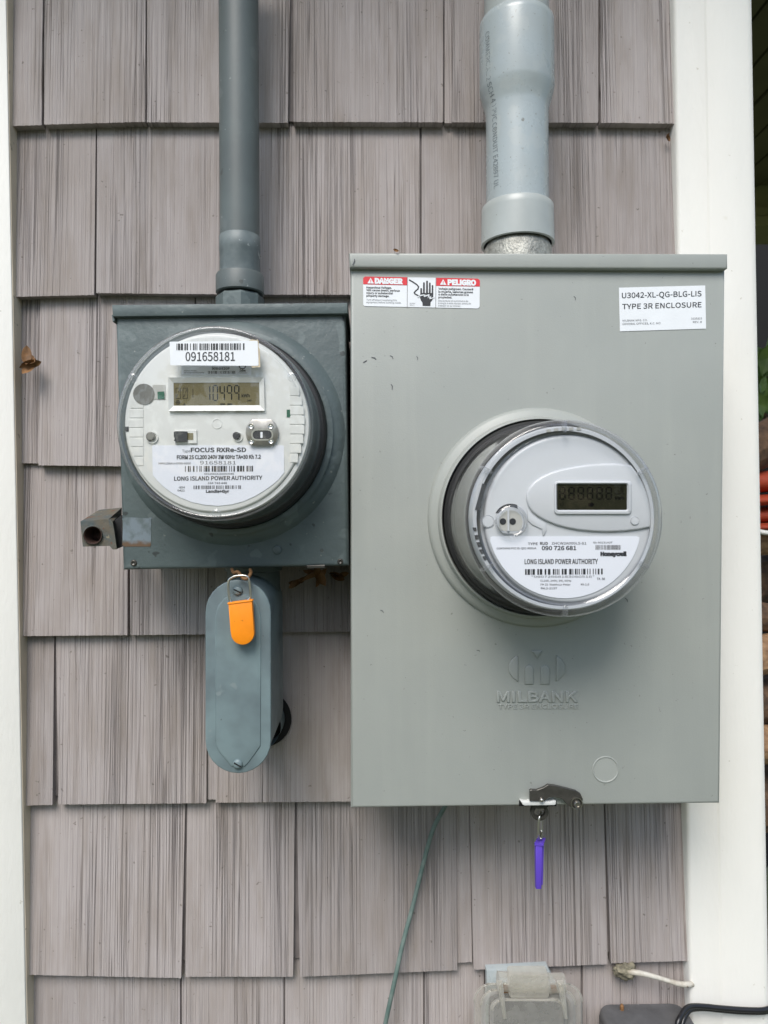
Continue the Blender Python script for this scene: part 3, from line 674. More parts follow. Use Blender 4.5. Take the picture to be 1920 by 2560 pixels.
ib = obj('infrared_housing', prism([AF(u, v, .0014) for u, v in ((456, 922), (600, 920), (602, 1008), (460, 1010))], .0013, .0004), M['face'], lm)
obj('black_block', prism([AF(u, v, .0030) for u, v in ((452, 932), (464, 928), (538, 930), (538, 994), (466, 996), (453, 990), (458, 975), (452, 962))], .0016), M['ink'], ib)
obj('board_window', prism([AF(u, v, .0017) for u, v in ((541, 940), (578, 940), (578, 984), (541, 984))], .0002), M['lcd'], ib)
# optical port: round nickel plate with flats top and bottom
pts = [(1023 + 106 * math.cos(R(a)), 937 + max(-87, min(84, 106 * math.sin(R(a))))) for a in range(0, 360, 6)]
op = obj('optical_port', prism([AF(u, v, .0034) for u, v in pts], .003, .0005), M['nickel'], lm, True, 40)
obj('port_slot', prism([AF(u, v, .0037) for u, v in rrect(960, 920, 1090, 983, 30)], .0002), M['ink'], op)
bm = frame_ring([AF(u, v, .0040) for u, v in rrect(954, 914, 1096, 989, 34)], [AF(u, v, .0040) for u, v in rrect(963, 923, 1087, 980, 27)], .0003); obj('slot_rim', bm, M['wire'], op)
obj('port_bar', prism([AF(u, v, .0041) for u, v in rrect(1013, 932, 1028, 972, 6)], .0003), M['paper'], op)
for (u, v) in ((958, 900), (1085, 900), (960, 997), (1087, 995)):
    c = AF(u, v); obj('port_rivet', lathe_y(c.x, c.z, [(plen(18 * .3858, FF), FF + .0034), (plen(16 * .3858, FF), FF + .0046), (plen(7 * .3858, FF), FF + .0040), (.00001, FF + .0042)], 20), M['wire'], op, True, 40)
for (u, v) in ((733, 880),):
    c = AF(u, v); rr_ = plen(34 * .3858, FF); obj('moulding_mark', lathe_y(c.x, c.z, [(rr_, FF + .0001), (rr_ - .0004, FF + .0005), (rr_ - .0009, FF + .0001)], 32), M['face'], face, True)
# module sticker behind the window, big barcode sticker on the window
ms = obj('module_sticker', prism([AF(u, v, .0005) for u, v in ((503, 500), (955, 505), (955, 562), (503, 560))], .0004), M['plate'], lm)
bm = bmesh.new(); text_mesh('90BB820F', 698, 815, 529, 15, T, .0, .01, bm=bm); obj('lettering', bm, M['ink'], ms)
bm = bmesh.new()
text_mesh('MODULE MODEL', 520, 600, 539, 7, T, 0, .006, bm=bm); text_mesh('GE Integrated FOCUS AXe', 520, 648, 552, 8, T, 0, .006, bm=bm); text_mesh('certified product', 867, 928, 553, 7, T, 0, 0, bm=bm); text_mesh('ZigBee', 878, 918, 541, 13, T, 0, .02, bm=bm)
for a in range(-40, 220, 20): stroke(bm, T, [(897 + 20 * math.cos(R(a)), 508 + 15 * math.sin(R(a))), (897 + 20 * math.cos(R(a + 20)), 508 + 15 * math.sin(R(a + 20)))], 7)
obj('fine_lettering', bm, M['ink2'], ms); obj('barcode', barcode(T, 674, 537, 850, 556, 12), M['ink2'], ms)
def AS(u, v, dd=0): return A(u, v, FD + .0002 + dd)
obj('torn_paper', prism([AS(u, v, .0002) for u, v in ((940, 340), (958, 332), (985, 338), (996, 332), (1003, 345), (1001, 380), (1010, 400), (1012, 500), (1014, 512), (960, 516), (950, 500))], .0002), M['tape'], lm)
st = obj('barcode_sticker', prism([AS(u, v, .0005) for u, v in ((425, 352), (428, 348), (990, 342), (996, 346), (1002, 500), (998, 504), (434, 501), (429, 497))], .0002), M['paper'], lm)
T4 = lambda u, v: AS(u, v, .0007)
obj('lettering', text_mesh('091658181', 528, 848, 472, 56, T4, -.002, .004, res=5), M['ink'], st)
obj('barcode', barcode(T4, 470, 360, 910, 403, 21, -.004), M['ink'], st)
# small bumps moulded in the cover rim
for (u, v) in ((728, 1462), (188, 583), (1217, 578)):
    c = A(u, v, FD - .001); obj('cover_boss', lathe_y(c.x, c.z, [(.0036, FD - .002), (.0034, FD + .0006), (.002, FD + .0012), (.0016, FD + .0002), (.00001, FD + .0002)], 24), M['rim'], lm, True, 40)

# ================================================================ RIGHT METER ENCLOSURE
MB = .124
rb = thing('new_meter_enclosure', 'large light grey-green metal meter enclosure with danger label, on the right', 'meter box', D(1160, 1740, .06))
NB = 14
body = obj('enclosure_door', prism([D(757, 560, MB), D(1567.5, 560, MB), D(1556, 1736, MB), D(757.5, 1746, MB)], MB - .014, .0028, 3), M['mil'], rb, True, 40)
b = prism([D(753.5, 545.5, MB + .0055), D(1572.5, 547.5, MB + .0055), D(1573, 579, MB + .0055), D(1568, 582, MB + .0055), D(755, 578, MB + .0055)], MB - .008, .0022, 3)
obj('rain_cap', b, M['mil'], rb, True, 40)
B = PF(1060, 1000, 640 / 1659, 0)
RD = .218
rc_ = P(1415, 1296, RD); rcx, rcz = rc_.x, rc_.z
RO = plen(274, MB)
obj('meter_collar', lathe_y(rcx, rcz, [(RO + .0004, MB - .001), (RO, MB + .002), (RO - .0018, MB + .0040), (RO - .0035, MB + .0048), (RO - .008, MB + .0062), (RO - .0088, MB + .0105), (RO - .0098, MB + .0122), (.0855, MB + .0125), (.0846, MB + .011), (.0846, MB)], 128), M['mil'], rb, True, 45)
# embossed mark, lettering and knockout
G = PF(1180, 1580, 380 / 1274, 0)
def GE(u, v, dd=0): return G(u, v, MB + dd)
def EL(a, rx=238, ry=150): return (545 + rx * math.cos(R(a)), 305 + ry * math.sin(R(a)))
def emb(bm, pts, h=.0013, bv=.0007): prism([GE(u, v, h) for u, v in pts], h, bv, 2, bm=bm)
bm = bmesh.new()
emb(bm, [EL(a) for a in range(131, 230, 9)] + [(388, 196)])
emb(bm, [EL(a) for a in range(-46, 50, 9)][::1] + [(705, 415)])
emb(bm, [(498, 163), (520, 157), (545, 155), (570, 157), (592, 163), (575, 180), (560, 203), (548, 228), (536, 203), (518, 180)])
for cx in (480, 613): emb(bm, [(cx - 38, 440), (cx - 38, 318)] + [(cx + 38 * math.cos(R(a)), 318 + 38 * math.sin(R(a))) for a in range(195, 346, 15)] + [(cx + 38, 318), (cx + 38, 440)])
obj('embossed_emblem', bm, M['mil'], body, True, 50)
obj('embossed_lettering', text_mesh('MILBANK', 207, 885, 583, 84, lambda u, v: GE(u, v, .0), 0, .0, extrude=.0012, bevel=.012), M['mil'], body, True, 60)
obj('embossed_lettering', text_mesh('TYPE 3R ENCLOSURE', 220, 890, 642, 36, lambda u, v: GE(u, v, .0), 0, .0, extrude=.0007, bevel=.008), M['mil'], body, True, 60)
c = GE(1120, 1152); r_ = plen(109 * .2983, MB)
obj('knockout_ring', lathe_y(c.x, c.z, [(r_ + .0006, MB - .0002), (r_, MB + .0007), (r_ - .0006, MB + .0007), (r_ - .0011, MB + .0001), (.00001, MB + .00025)], 64), M['mil'], body, True, 40)
# latch
latch = obj('latch_arm', prism([G(u, v, MB + .007) for u, v in ((486, 1330), (500, 1323), (545, 1325), (600, 1305), (640, 1280), (700, 1288), (790, 1310), (875, 1333), (912, 1358), (930, 1400), (924, 1440), (900, 1466), (862, 1476), (822, 1466), (790, 1440), (765, 1408), (735, 1392), (690, 1385), (650, 1388), (625, 1405), (610, 1418), (486, 1418))], .003, .0004, 1), M['steel'], rb)
c = G(856, 1408, MB)
for nm, r0, r1, h in (('pivot_washer', 50, 44, .0082), ):
    obj(nm, lathe_y(c.x, c.z, [(plen(r0 * .2983, MB), MB + .006), (plen(r0 * .2983, MB), MB + h), (plen(r1 * .2983, MB), MB + h), (plen(r1 * .2983, MB), MB + .0068), (plen(30 * .2983, MB), MB + .0068), (plen(28 * .2983, MB), MB + .0095), (plen(20 * .2983, MB), MB + .0105), (plen(17 * .2983, MB), MB + .0095), (.00001, MB + .0095)], 32), M['nickel'], latch, True, 40)
c = G(565, 1377, MB); obj('rivet', lathe_y(c.x, c.z, [(.0020, MB + .0065), (.0019, MB + .0085), (.0012, MB + .0095), (.00001, MB + .0098)], 20), M['nickel'], latch, True)
obj('latch_slot', prism([G(u, v, MB + .0004) for u, v in ((395, 1412), (708, 1412), (708, 1460), (395, 1460))], .003), M['dark'], rb)
obj('latch_bracket', prism([G(u, v, MB + .0050) for u, v in ((405, 1416), (440, 1424), (470, 1424), (475, 1419), (640, 1420), (650, 1426), (690, 1414), (705, 1420), (703, 1446), (690, 1452), (440, 1456), (425, 1448))], .006, .0005), M['bracket'], rb, True, 40)
bm = bmesh.new()
outer = [(568 + 74 * math.cos(R(a)), 1512 + 70 * math.sin(R(a))) for a in range(-40, 221, 10)] + [(495, 1462), (500, 1440), (636, 1440), (642, 1462)]
inner = [(568 + 44 * math.cos(R(a)), 1510 + 44 * math.sin(R(a))) for a in range(-40, 221, 10)] + [(526, 1492), (535, 1480), (600, 1480), (610, 1492)]
i2 = inner
frame_ring([G(u, v, MB - .006) for u, v in outer], [G(u, v, MB - .006) for u, v in i2], .004, bm)
obj('seal_eye', bm, M['steel'], rb)
# danger label
E = PF(860, 600, 400 / 1659, 0); Ee = lambda dd: (lambda u, v: E(u, v + (u - 200) * .0, MB + dd))
def lab(name, pts, m, parent, dd): return obj(name, prism([E(u, v, MB + dd) for u, v in pts], .0002), M[m], parent)
dl = lab('danger_label', [(198, 400), (204, 388), (222, 378), (1385, 400), (1402, 410), (1409, 425), (1406, 690), (1398, 703), (1385, 710), (222, 686), (206, 680), (200, 668)], 'paper', rb, .0004)
lab('red_header', [(198, 400), (204, 388), (222, 378), (657, 386), (656, 469), (199, 458)], 'red', dl, .0006)
lab('red_header', [(957, 391), (1385, 400), (1402, 410), (1409, 425), (1408, 482), (956, 474)], 'red', dl, .0006)
T = lambda u, v: E(u, v, MB + .0008)
bm = bmesh.new()
text_mesh('DANGER', 318, 613, 448, 50, T, .018, .03, bm=bm); flat(bm, [T(276, 392), T(310, 451), T(243, 449)]); obj('white_lettering', bm, M['paper'], dl)
bm = bmesh.new(); text_mesh('PELIGRO', 1074, 1370, 463, 50, T, .018, .03, bm=bm); flat(bm, [T(1028, 406), T(1062, 466), T(995, 464)]); obj('white_lettering', bm, M['paper'], dl)
T = lambda u, v: E(u, v, MB + .0010)
bm = bmesh.new(); flat(bm, [T(273, 410), T(280, 410), T(279, 434), T(274, 434)]); flat(bm, [T(274, 439), T(279, 439), T(279, 445), T(274, 445)]); obj('exclamation_mark', bm, M['red'], dl); bm = bmesh.new()
flat(bm, [T(1025, 425), T(1032, 425), T(1031, 449), T(1026, 449)]); flat(bm, [T(1026, 454), T(1031, 454), T(1031, 460), T(1026, 460)])
obj('exclamation_mark', bm, M['red'], dl)
T = lambda u, v: E(u, v, MB + .0006)
bm = bmesh.new(); s = .018
for (t, a, b_, y, cp) in (('Hazardous Voltage.', 232, 495, 500, 19), ('Will cause death, serious', 232, 578, 528, 19), ('injury or substantial', 232, 508, 557, 19), ('property damage.', 232, 470, 586, 19),
                    ('Voltaje peligroso. Causará', 978, 1340, 514, 19), ('la muerte, lesiones graves', 978, 1338, 544, 19), ('o daño substancial a la', 978, 1293, 572, 19), ('propiedad.', 978, 1120, 602, 19)):
    if t.startswith('Voltaje'): obj('lettering', bm, M['ink'], dl); bm = bmesh.new()
    text_mesh(t, a, b_, y, cp, T, s, .012, bm=bm)
obj('lettering', bm, M['ink'], dl)
bm = bmesh.new()
for (t, a, b_, y, cp) in (('Turn off power supplying this', 232, 548, 627, 17), ('equipment before working inside.', 232, 594, 653, 17), ('Desconecte el suministro de', 976, 1288, 637, 17), ('energía a este equipo antes de', 976, 1316, 662, 17), ('trabajar en su interior.', 976, 1212, 688, 17), ('1025094', 680, 738, 662, 11), ('REV. 1', 682, 728, 680, 11)):
    if t.startswith(('Desc', '1025')): obj('fine_lettering', bm, M['ink2'], dl); bm = bmesh.new()
    text_mesh(t, a, b_, y, cp, T, s, .0, bm=bm)
obj('fine_lettering', bm, M['ink2'], dl)
bm = bmesh.new()
stroke(bm, T, [(657, 388), (655, 697)], 4); stroke(bm, T, [(953, 394), (951, 703)], 4)
stroke(bm, T, [(678, 414), (716, 436), (755, 462), (773, 484), (766, 508), (742, 528), (728, 545), (738, 560), (770, 577)], 13)
for (x, y0, wd) in ((800, 506, 17), (829, 446, 18), (861, 431, 18), (890, 449, 17), (918, 474, 15)):
    flat(bm, [T(x + wd/2 * math.cos(R(a)), y0 + wd/2 * math.sin(R(a))) for a in range(180, 361, 20)] + [T(x + wd/2, 558), T(x - wd/2, 556)])
flat(bm, [T(791, 545), T(926, 550), T(925, 600), T(912, 628), (T(897, 645)), T(896, 684), T(815, 682), T(813, 648), T(797, 625), T(789, 600)])
obj('hand_symbol', bm, M['ink'], dl)
T = lambda u, v: E(u, v, MB + .0009)
bm = bmesh.new(); stroke(bm, T, [(765, 590), (782, 578), (840, 566), (832, 584), (882, 568), (872, 598), (905, 585)], 11)
stroke(bm, T, [(905, 585), (890, 610), (940, 592)], 9)
for x in (815, 846, 876, 905): stroke(bm, T, [(x, 548), (x, 500)], 6)
obj('lightning_symbol', bm, M['paper'], dl)
# enclosure type label
E3 = PF(1460, 600, 400 / 1659, 0)
tl = obj('type_label', prism([E3(u, v, MB + .0004) for u, v in ((362, 494), (1257, 471), (1266, 919), (372, 947))], .0002), M['paper'], rb)
T = lambda u, v: E3(u, v, MB + .0006)
bm = bmesh.new(); text_mesh('U3042-XL-QG-BLG-LIS', 393, 1219, 602, 54, T, -.025, .004, bm=bm, res=4); text_mesh('TYPE 3R ENCLOSURE', 397, 1219, 716, 52, T, -.025, .004, bm=bm, res=4)
obj('lettering', bm, M['ink'], tl)
bm = bmesh.new()
for (t, a, b_, y, cp) in (('MILBANK MFG. CO.', 400, 658, 845, 19), ('GENERAL OFFICES, K.C. MO', 400, 793, 880, 20), ('1025315', 1112, 1224, 824, 19), ('REV. D', 1130, 1222, 860, 19)): text_mesh(t, a, b_, y, cp, T, -.02, .0, bm=bm)
obj('fine_lettering', bm, M['ink2'], tl)

for (u, v, q) in (((785, 783), 2, (792, 779)), ((803, 772), 2, (812, 776)), ((843, 768), 1.5, (849, 775)), ((845, 830), 1.6, (847, 841)), ((1350, 1292), 1.6, (1356, 1300)), ((762, 572), 2, (766, 560)), ((822, 1318), 1.3, (828, 1323)), ((1030, 1405), 1.2, (1036, 1407)), ((1240, 640), 1.2, (1243, 648)), ((900, 770), 1.2, (902, 777))):
    bm = bmesh.new(); stroke(bm, lambda a, b: D(a, b, MB + (.0062 if u[1] < 580 else .0003)), [u, ((u[0] + q[0]) / 2 + 1.5, (u[1] + q[1]) / 2 - 1), q], v); obj('scuff_mark', bm, M['ink2'], body)

# ---- right meter
rm = thing('electric_meter', 'round electric meter with blank dark display, on the large grey-green enclosure', 'electric meter', (rcx, -MB, rcz))
RR = plen(242, RD)
obj('base_ring', lathe_y(rcx, rcz, [(.0835, MB + .002), (.0835, MB + .0155), (.0815, MB + .018), (.079, MB + .018)], 96), M['black'], rm, True, 40)
obj('cover_side', lathe_y(rcx, rcz, [(.0815, MB + .016), (.0795, MB + .024), (.0785, MB + .035), (.0765, MB + .055), (.0752, RD - .020), (.0748, RD - .010)], 128), M['side'], rm, True)
obj('inner_drum', lathe_y(rcx, rcz, [(.078, MB + .012), (.0765, MB + .03), (.0735, MB + .052), (.0720, RD - .026), (.0712, RD - .022)], 96), M['drum'], rm, True, 50)
obj('cover_rim', lathe_y(rcx, rcz, [(.0748, RD - .012), (.0752, RD - .009), (.0746, RD - .004), (RR, RD - .0012), (RR - .0015, RD), (RR - .0042, RD - .0004), (RR - .0072, RD - .0014), (RR - .0085, RD - .0026)], 128), M['rim'], rm, True)
obj('front_window', lathe_y(rcx, rcz, [(RR - .0085, RD - .0026), (RR - .0095, RD - .0022), (.03, RD - .0016), (.00001, RD - .0015)], 96), M['glass2'], rm, True)
F2 = RD - .0085
def BF(u, v, dd=0): return B(u, v, F2 + dd)
f2c = BF(937, 770)
RFa = plen(548 * .3858, F2)
f2 = obj('face_plate', lathe_y(f2c.x, f2c.z, [(RFa + .003, F2 - .020), (RFa + .0026, F2 - .0062), (RFa + .0006, F2 - .0052), (RFa, F2 - .0014), (RFa - .0014, F2 - .0002), (RFa - .003, F2), (.00001, F2)], 128), M['face2'], rm, True, 50)
# collar of the face seen on the left with vents
vb = obj('vent_band', lathe_y(rcx, rcz, [(.0705, RD - .0235), (.0702, RD - .008), (.0690, RD - .0062), (.0665, RD - .006)], 128), M['face2'], rm, True, 50)
def BV(u, v, dd=0): return B(u, v, RD - .0055 + dd)
for pts in (((378, 540), (400, 546), (362, 712), (330, 712)), ((314, 826), (338, 826), (342, 850), (322, 850)), ((326, 876), (350, 874), (356, 902), (334, 904)), ((338, 922), (362, 920), (372, 950), (352, 954)), ((356, 970), (378, 966), (390, 994), (372, 998)), ((378, 1014), (398, 1010), (406, 1036), (390, 1038))):
    obj('vent_slot', prism([BV(u, v) for u, v in pts], .0004), M['ink'], vb)
for i in range(5):
    u = 795 + i * 49; v = 198 - i * 3 - (2 - abs(i - 2)) * 3
    obj('vent_slot', prism([BV(*p) for p in ((u, v - 8), (u + 26, v - 10), (u + 26, v + 8), (u, v + 10))], .0004), M['facegroove'], vb)
# moulded oval hood round the display
pts = [(664, 640), (668, 600), (685, 565), (715, 530), (760, 498), (820, 470), (890, 449), (960, 435), (1050, 421), (1150, 413), (1250, 411), (1345, 422), (1385, 470), (1420, 530), (1450, 600), (1470, 680), (1478, 760), (1472, 824), (1400, 840), (1300, 851), (1200, 856), (1100, 853), (1000, 843), (920, 828), (850, 808), (790, 783), (740, 755), (700, 722), (676, 685)]
hood = obj('display_hood', prism([BF(u, v, .0022) for u, v in pts], .0024, .0016, 3), M['face2'], rm, True, 40)
pts = [(668, 700), (690, 735), (730, 768), (790, 800), (795, 842), (780, 880), (770, 882), (765, 838), (700, 808), (672, 780)]
obj('moulded_step', prism([BF(u, v, .0010) for u, v in pts], .0011, .0006, 2), M['face2'], f2, True, 40)
def rrF(u0, v0, u1, v1, r, dd): return [BF(u, v, dd) for u, v in rrect(u0, v0, u1, v1, r, 5)]
dis = obj('display', prism(rrF(858, 543, 1318, 716, 10, .0025), .0003), M['lcd2'], rm)
bm = bmesh.new(); ring_faces(bm, [rrF(842, 524, 1348, 742, 26, .0021), rrF(847, 529, 1343, 737, 24, .0038), rrF(856, 538, 1326, 723, 16, .0040), rrF(862, 546, 1314, 712, 8, .0024)])
obj('display_frame', bm, M['face2'], dis, True, 50)
L2 = PF(1360, 1180, 280 / 1659, 0); T3 = lambda u, v: L2(u, v, F2 + .0027)
bm = bmesh.new()
for u in (235, 370, 508, 644, 785, 922): seven(bm, T3, '8', u, 228, 75, 174, 20)
for u in (1080, 1140): seven(bm, T3, '8' if u > 1100 else '1', u, 222, 32, 74, 9)
flat(bm, [T3(878, 398), T3(892, 398), T3(892, 411), T3(878, 411)])
flat(bm, [T3(655, 470), T3(690, 448), T3(720, 455), T3(750, 480), T3(722, 508), T3(690, 518), T3(655, 500)])
text_mesh('kWh', 1050, 1190, 405, 38, T3, 0, .02, bm=bm); stroke(bm, T3, [(1050, 322), (1190, 322)], 8)
for a in range(0, 360, 45): stroke(bm, T3, [(265 + 24 * math.cos(R(a)), 475 + 24 * math.sin(R(a))), (265 + 24 * math.cos(R(a + 45)), 475 + 24 * math.sin(R(a + 45)))], 7)
obj('digits', bm, M['seg2'], dis)
for (u, v, r, on) in ((1365, 783, 25, 'hood'), (415, 787, 36, 'f')):
    z = .0022 if on == 'hood' else 0
    c = BF(u, v, z); q = plen(r * .3858, F2); dd = F2 + z
    obj('button', lathe_y(c.x, c.z, [(q * 1.16, dd - .0002), (q * 1.12, dd + .0006), (q * 1.02, dd + .0001), (q * .98, dd + .0008), (.00001, dd + .0009)], 32), M['face2'], rm, True, 40)
# optical port
c = BF(562, 785)
op2 = obj('optical_port', prism([BF(562 + 92 * math.cos(R(a)), min(868, 788 + 92 * math.sin(R(a))), .0018) for a in range(0, 360, 8)], .0019, .0007), M['face2'], rm, True, 40)
q = plen(104 * .3858, F2)
obj('clear_collar', lathe_y(c.x, c.z, [(q, F2), (q, F2 + .005), (q - .0012, F2 + .0056), (q - .0024, F2 + .005), (q - .0026, F2)], 64), M['rim'], op2, True, 40)
obj('port_well', prism([BF(u, v, .0020) for u, v in [(562 + 76 * math.cos(R(a)), 790 + 76 * math.sin(R(a))) for a in range(180, 361, 12)] + [(632, 830), (615, 848), (495, 848), (484, 830)]], .0002), M['facegroove'], op2)
obj('port_rib', prism([BF(u, v, .0034) for u, v in ((541, 716), (554, 716), (554, 850), (541, 850))], .0016, .0003), M['face2'], op2)
for u in (508, 571):
    c = BF(u, 787); q = plen(21 * .3858, F2); obj('port_hole', lathe_y(c.x, c.z, [(q, F2 + .0021), (q, F2 + .0023), (.00001, F2 + .0023)], 24), M['ink'], op2)
obj('dark_gap', prism([BF(u, v, .0003) for u, v in [(562 + 108 * math.cos(R(a)), 778 + 106 * math.sin(R(a))) for a in range(205, 300, 8)] + [(562 + 90 * math.cos(R(a)), 782 + 90 * math.sin(R(a))) for a in range(300, 204, -8)]], .0002), M['ink'], op2)
# nameplate
cu_, cv_, cr = 912, 785, 500
arc = [(cu_ + cr * math.cos(R(a)), cv_ + cr * math.sin(R(a))) for a in range(15, 166, 5)]
pts = [(432, 888), (445, 884), (1380, 884), (1396, 890)] + arc
np2 = obj('nameplate', prism([BF(u, v, .0006) for u, v in pts], .0005), M['plate'], rm)
T = lambda u, v: BF(u, v, .0008)
bm = bmesh.new()
for a in [('090 726 681', 763, 987, 972, 25, 0, .01), ('LONG ISLAND POWER AUTHORITY', 652, 1127, 1063, 31, -.003, .010), ('Honeywell', 1143, 1314, 1009, 23, 0, .035), ('RUD', 752, 803, 938, 17, 0, .012)]:
    text_mesh(*a[:5], T, a[5], a[6], bm=bm)
obj('bold_lettering', bm, M['ink'], np2)
bm = bmesh.new()
for a in [('TYPE', 673, 737, 939, 15, 0, .008), ('ZHCW2A000L5-51', 827, 1052, 936, 15, 0, .004), ('ID: 60131A2F', 1097, 1222, 929, 11, 0, .004), ('CONTAINS FCC ID: QZC-REXUA', 471, 728, 967, 11, -.004, .008), ('*09072668183060516*', 695, 1105, 1152, 13, -.003, .0),
          ('CL200, 240V, 3W, 60Hz', 754, 955, 1177, 12, 0, .004), ('FM 2S  Watthour Meter', 755, 950, 1202, 12, 0, .004), ('R4.3-2137', 757, 862, 1226, 12, 0, .006), ('Kh 1.0', 1017, 1070, 1201, 12, 0, .006), ('TA  30', 1120, 1172, 1166, 14, 0, .008)]:
    text_mesh(*a[:5], T, a[5], a[6], bm=bm)
obj('fine_lettering', bm, M['ink2'], np2)
obj('barcode', barcode(T, 655, 1096, 1158, 1133, 33, -.006), M['ink'], np2); obj('barcode', barcode(T, 1112, 940, 1277, 970, 34), M['ink2'], np2)
# ribs round the clear rim
for a in (90, 31, -31, -90, -148, 148):
    ca, sa = math.cos(R(a)), math.sin(R(a)); bm = bmesh.new()
    t = Vector((-sa, 0, ca)) * .0012
    for r0, r1 in ((RR - .0075, RR + .0012),):
        p = [Vector((rcx + r0 * ca, -(RD + .0008), rcz + r0 * sa)), Vector((rcx + r1 * ca, -(RD - .0005), rcz + r1 * sa)), Vector((rcx + (r1 + .0012) * ca, -(RD - .012), rcz + (r1 + .0012) * sa)), Vector((rcx + r0 * ca, -(RD - .004), rcz + r0 * sa))]
        v1 = [bm.verts.new(x - t) for x in p]; v2 = [bm.verts.new(x + t) for x in p]
        bm.faces.new(v1); bm.faces.new(v2[::-1])
        for i in range(4): bm.faces.new((v1[i], v1[(i + 1) % 4], v2[(i + 1) % 4], v2[i]))
    bmesh.ops.recalc_face_normals(bm, faces=bm.faces)
    bmesh.ops.bevel(bm, geom=list(bm.edges), offset=.0005, segments=2, affect='EDGES')
    obj('cover_rib', bm, M['rim'], rm, True, 40)

# ================================================================ CONDUITS
def cyl_at(xa, xb, y, d):          # centre x, radius and z of a pipe whose silhouette spans xa..xb at display row y
    a = D(xa, y, d); b = D(xb, y, d); return (a.x + b.x) / 2, (b.x - a.x) / 2, (a.z + b.z) / 2
PD = .062
cx, r, _ = cyl_at(474.5, 559.5, 300, PD)
zt = D(500, -160, PD).z
p1 = thing('old_conduit', 'dark grey plastic conduit rising from the top of the old meter box', 'conduit', (cx, -PD, D(500, 650, PD).z))
obj('pipe', lathe_z(cx, -PD, [(r, D(500, 600, PD).z), (r, zt)], 48), M['oldpipe'], p1, True)
zA, zB, zC = D(500, 514, PD).z, D(500, 545, PD).z, D(500, 597, PD).z
obj('scuffed_sleeve', lathe_z(cx, -PD, [(r + .0002, zA + .0005), (r + .0007, zA), (r + .0007, zB), (r + .0003, zB - .001), (r + .0004, zC - .003)], 48), mat('scuffed_pvc', (.16, .19, .195), .5, var=.5, vscale=60, col2=(.10, .125, .13), speck=[(140, .66, (.35, .38, .38), .7)]), p1, True)
_, rk, _ = cyl_at(467.5, 571, 600, PD)
zk0, zk1 = D(500, 634, PD).z, D(500, 597, PD).z
obj('coupling', lathe_z(cx, -PD, [(r, zk1 + .001), (rk - .001, zk1 + .001), (rk, zk1 - .001), (rk, zk0), (rk - .0012, zk0 - .001), (r * .8, zk0 - .0005)], 48), M['oldpipe'], p1, True, 40)
bm = bmesh.new(); hz = D(500, 668, PD).z; rings = []
for rr_, z in ((.6, zk0 - .0025), (.93, zk0 - .0028), (1.0, zk0 - .0050), (1.0, hz - .012), (.9, hz - .014)):
    rings.append([Vector((cx + rk * rr_ * math.cos(R(a + 12)), -PD + rk * rr_ * math.sin(R(a + 12)), z)) for a in range(0, 360, 45)])
ring_faces(bm, rings); obj('lock_nut', bm, M['old'], p1)

PR = .066
cx, r, _ = cyl_at(1051, 1183.5, 400, PR)
zz = lambda y: D(1117, y, PR).z
p2 = thing('new_conduit', 'light blue-grey plastic conduit with belled joint above the large enclosure', 'conduit', (cx, -PR, zz(545)))
cu, ru, _ = cyl_at(1047, 1184, 0, PR)
obj('upper_pipe', lathe_z(cx, -PR, [(ru, zz(60)), (ru, zz(-160))], 64), M['pvc2'], p2, True)
_, rbell, _ = cyl_at(1039, 1197, 120, PR)
prof = [(ru + .0004, zz(52)), (rbell - .0012, zz(52)), (rbell - .0002, zz(54.5)), (rbell, zz(66)), (rbell + .0002, zz(196)), (rbell - .0004, zz(203)), (rbell - .0020, zz(217)), (r + .0010, zz(236)), (r + .0002, zz(247)), (r, zz(275)), (r, zz(460))]
obj('belled_pipe', lathe_z(cx, -PR, prof, 96), M['pvc'], p2, True, 50)
_, rcp, _ = cyl_at(1041, 1194, 480, PR)
obj('coupling', lathe_z(cx, -PR, [(r + .0002, zz(449)), (rcp - .0010, zz(449)), (rcp - .0001, zz(451.5)), (rcp, zz(465)), (rcp + .0006, zz(530)), (rcp, zz(531)), (rcp - .002, zz(531)), (rcp - .0024, zz(521)), (rcp - .003, zz(511))], 96), M['pvc2'], p2, True, 40)
obj('dark_socket', lathe_z(cx, -PR, [(rcp - .0028, zz(517)), (rcp * .80, zz(518)), (rcp * .80, zz(530))], 64), M['black'], p2)
obj('zinc_hub', lathe_z(cx, -PR, [(rcp * .8, zz(520)), (rcp * .88, zz(532)), (rcp * .93, zz(540)), (rcp * .95, zz(575)), (rcp * .95, zz(585))], 64), M['cast'], p2, True)
# printed line that winds down the left of the pipe
bm = bmesh.new(); s_ = 'COMMERCIAL 2 SCH 40 PVC CONDUIT E42897 UL'
tmp = text_mesh(s_, 0, 1, 0, 1, lambda u, v: Vector((u, 0, v)))
ztop, zbot = zz(95), zz(425)
for v in tmp.verts:
    t = v.co.x; up = -v.co.z
    z = ztop + (zbot - ztop) * t
    rad = rbell if z > zz(200) else (r + (rbell - r) * max(0, min(1, (z - zz(245)) / (zz(200) - zz(245)))))
    a = R(180 + 24 + 8 * t) + up * .0058 / rad
    v.co = Vector((cx + (rad + .0002) * math.cos(a), -PR + (rad + .0002) * math.sin(a), z))
obj('printed_marking', tmp, mat('faded_print', (.17, .19, .20), .5), p2)

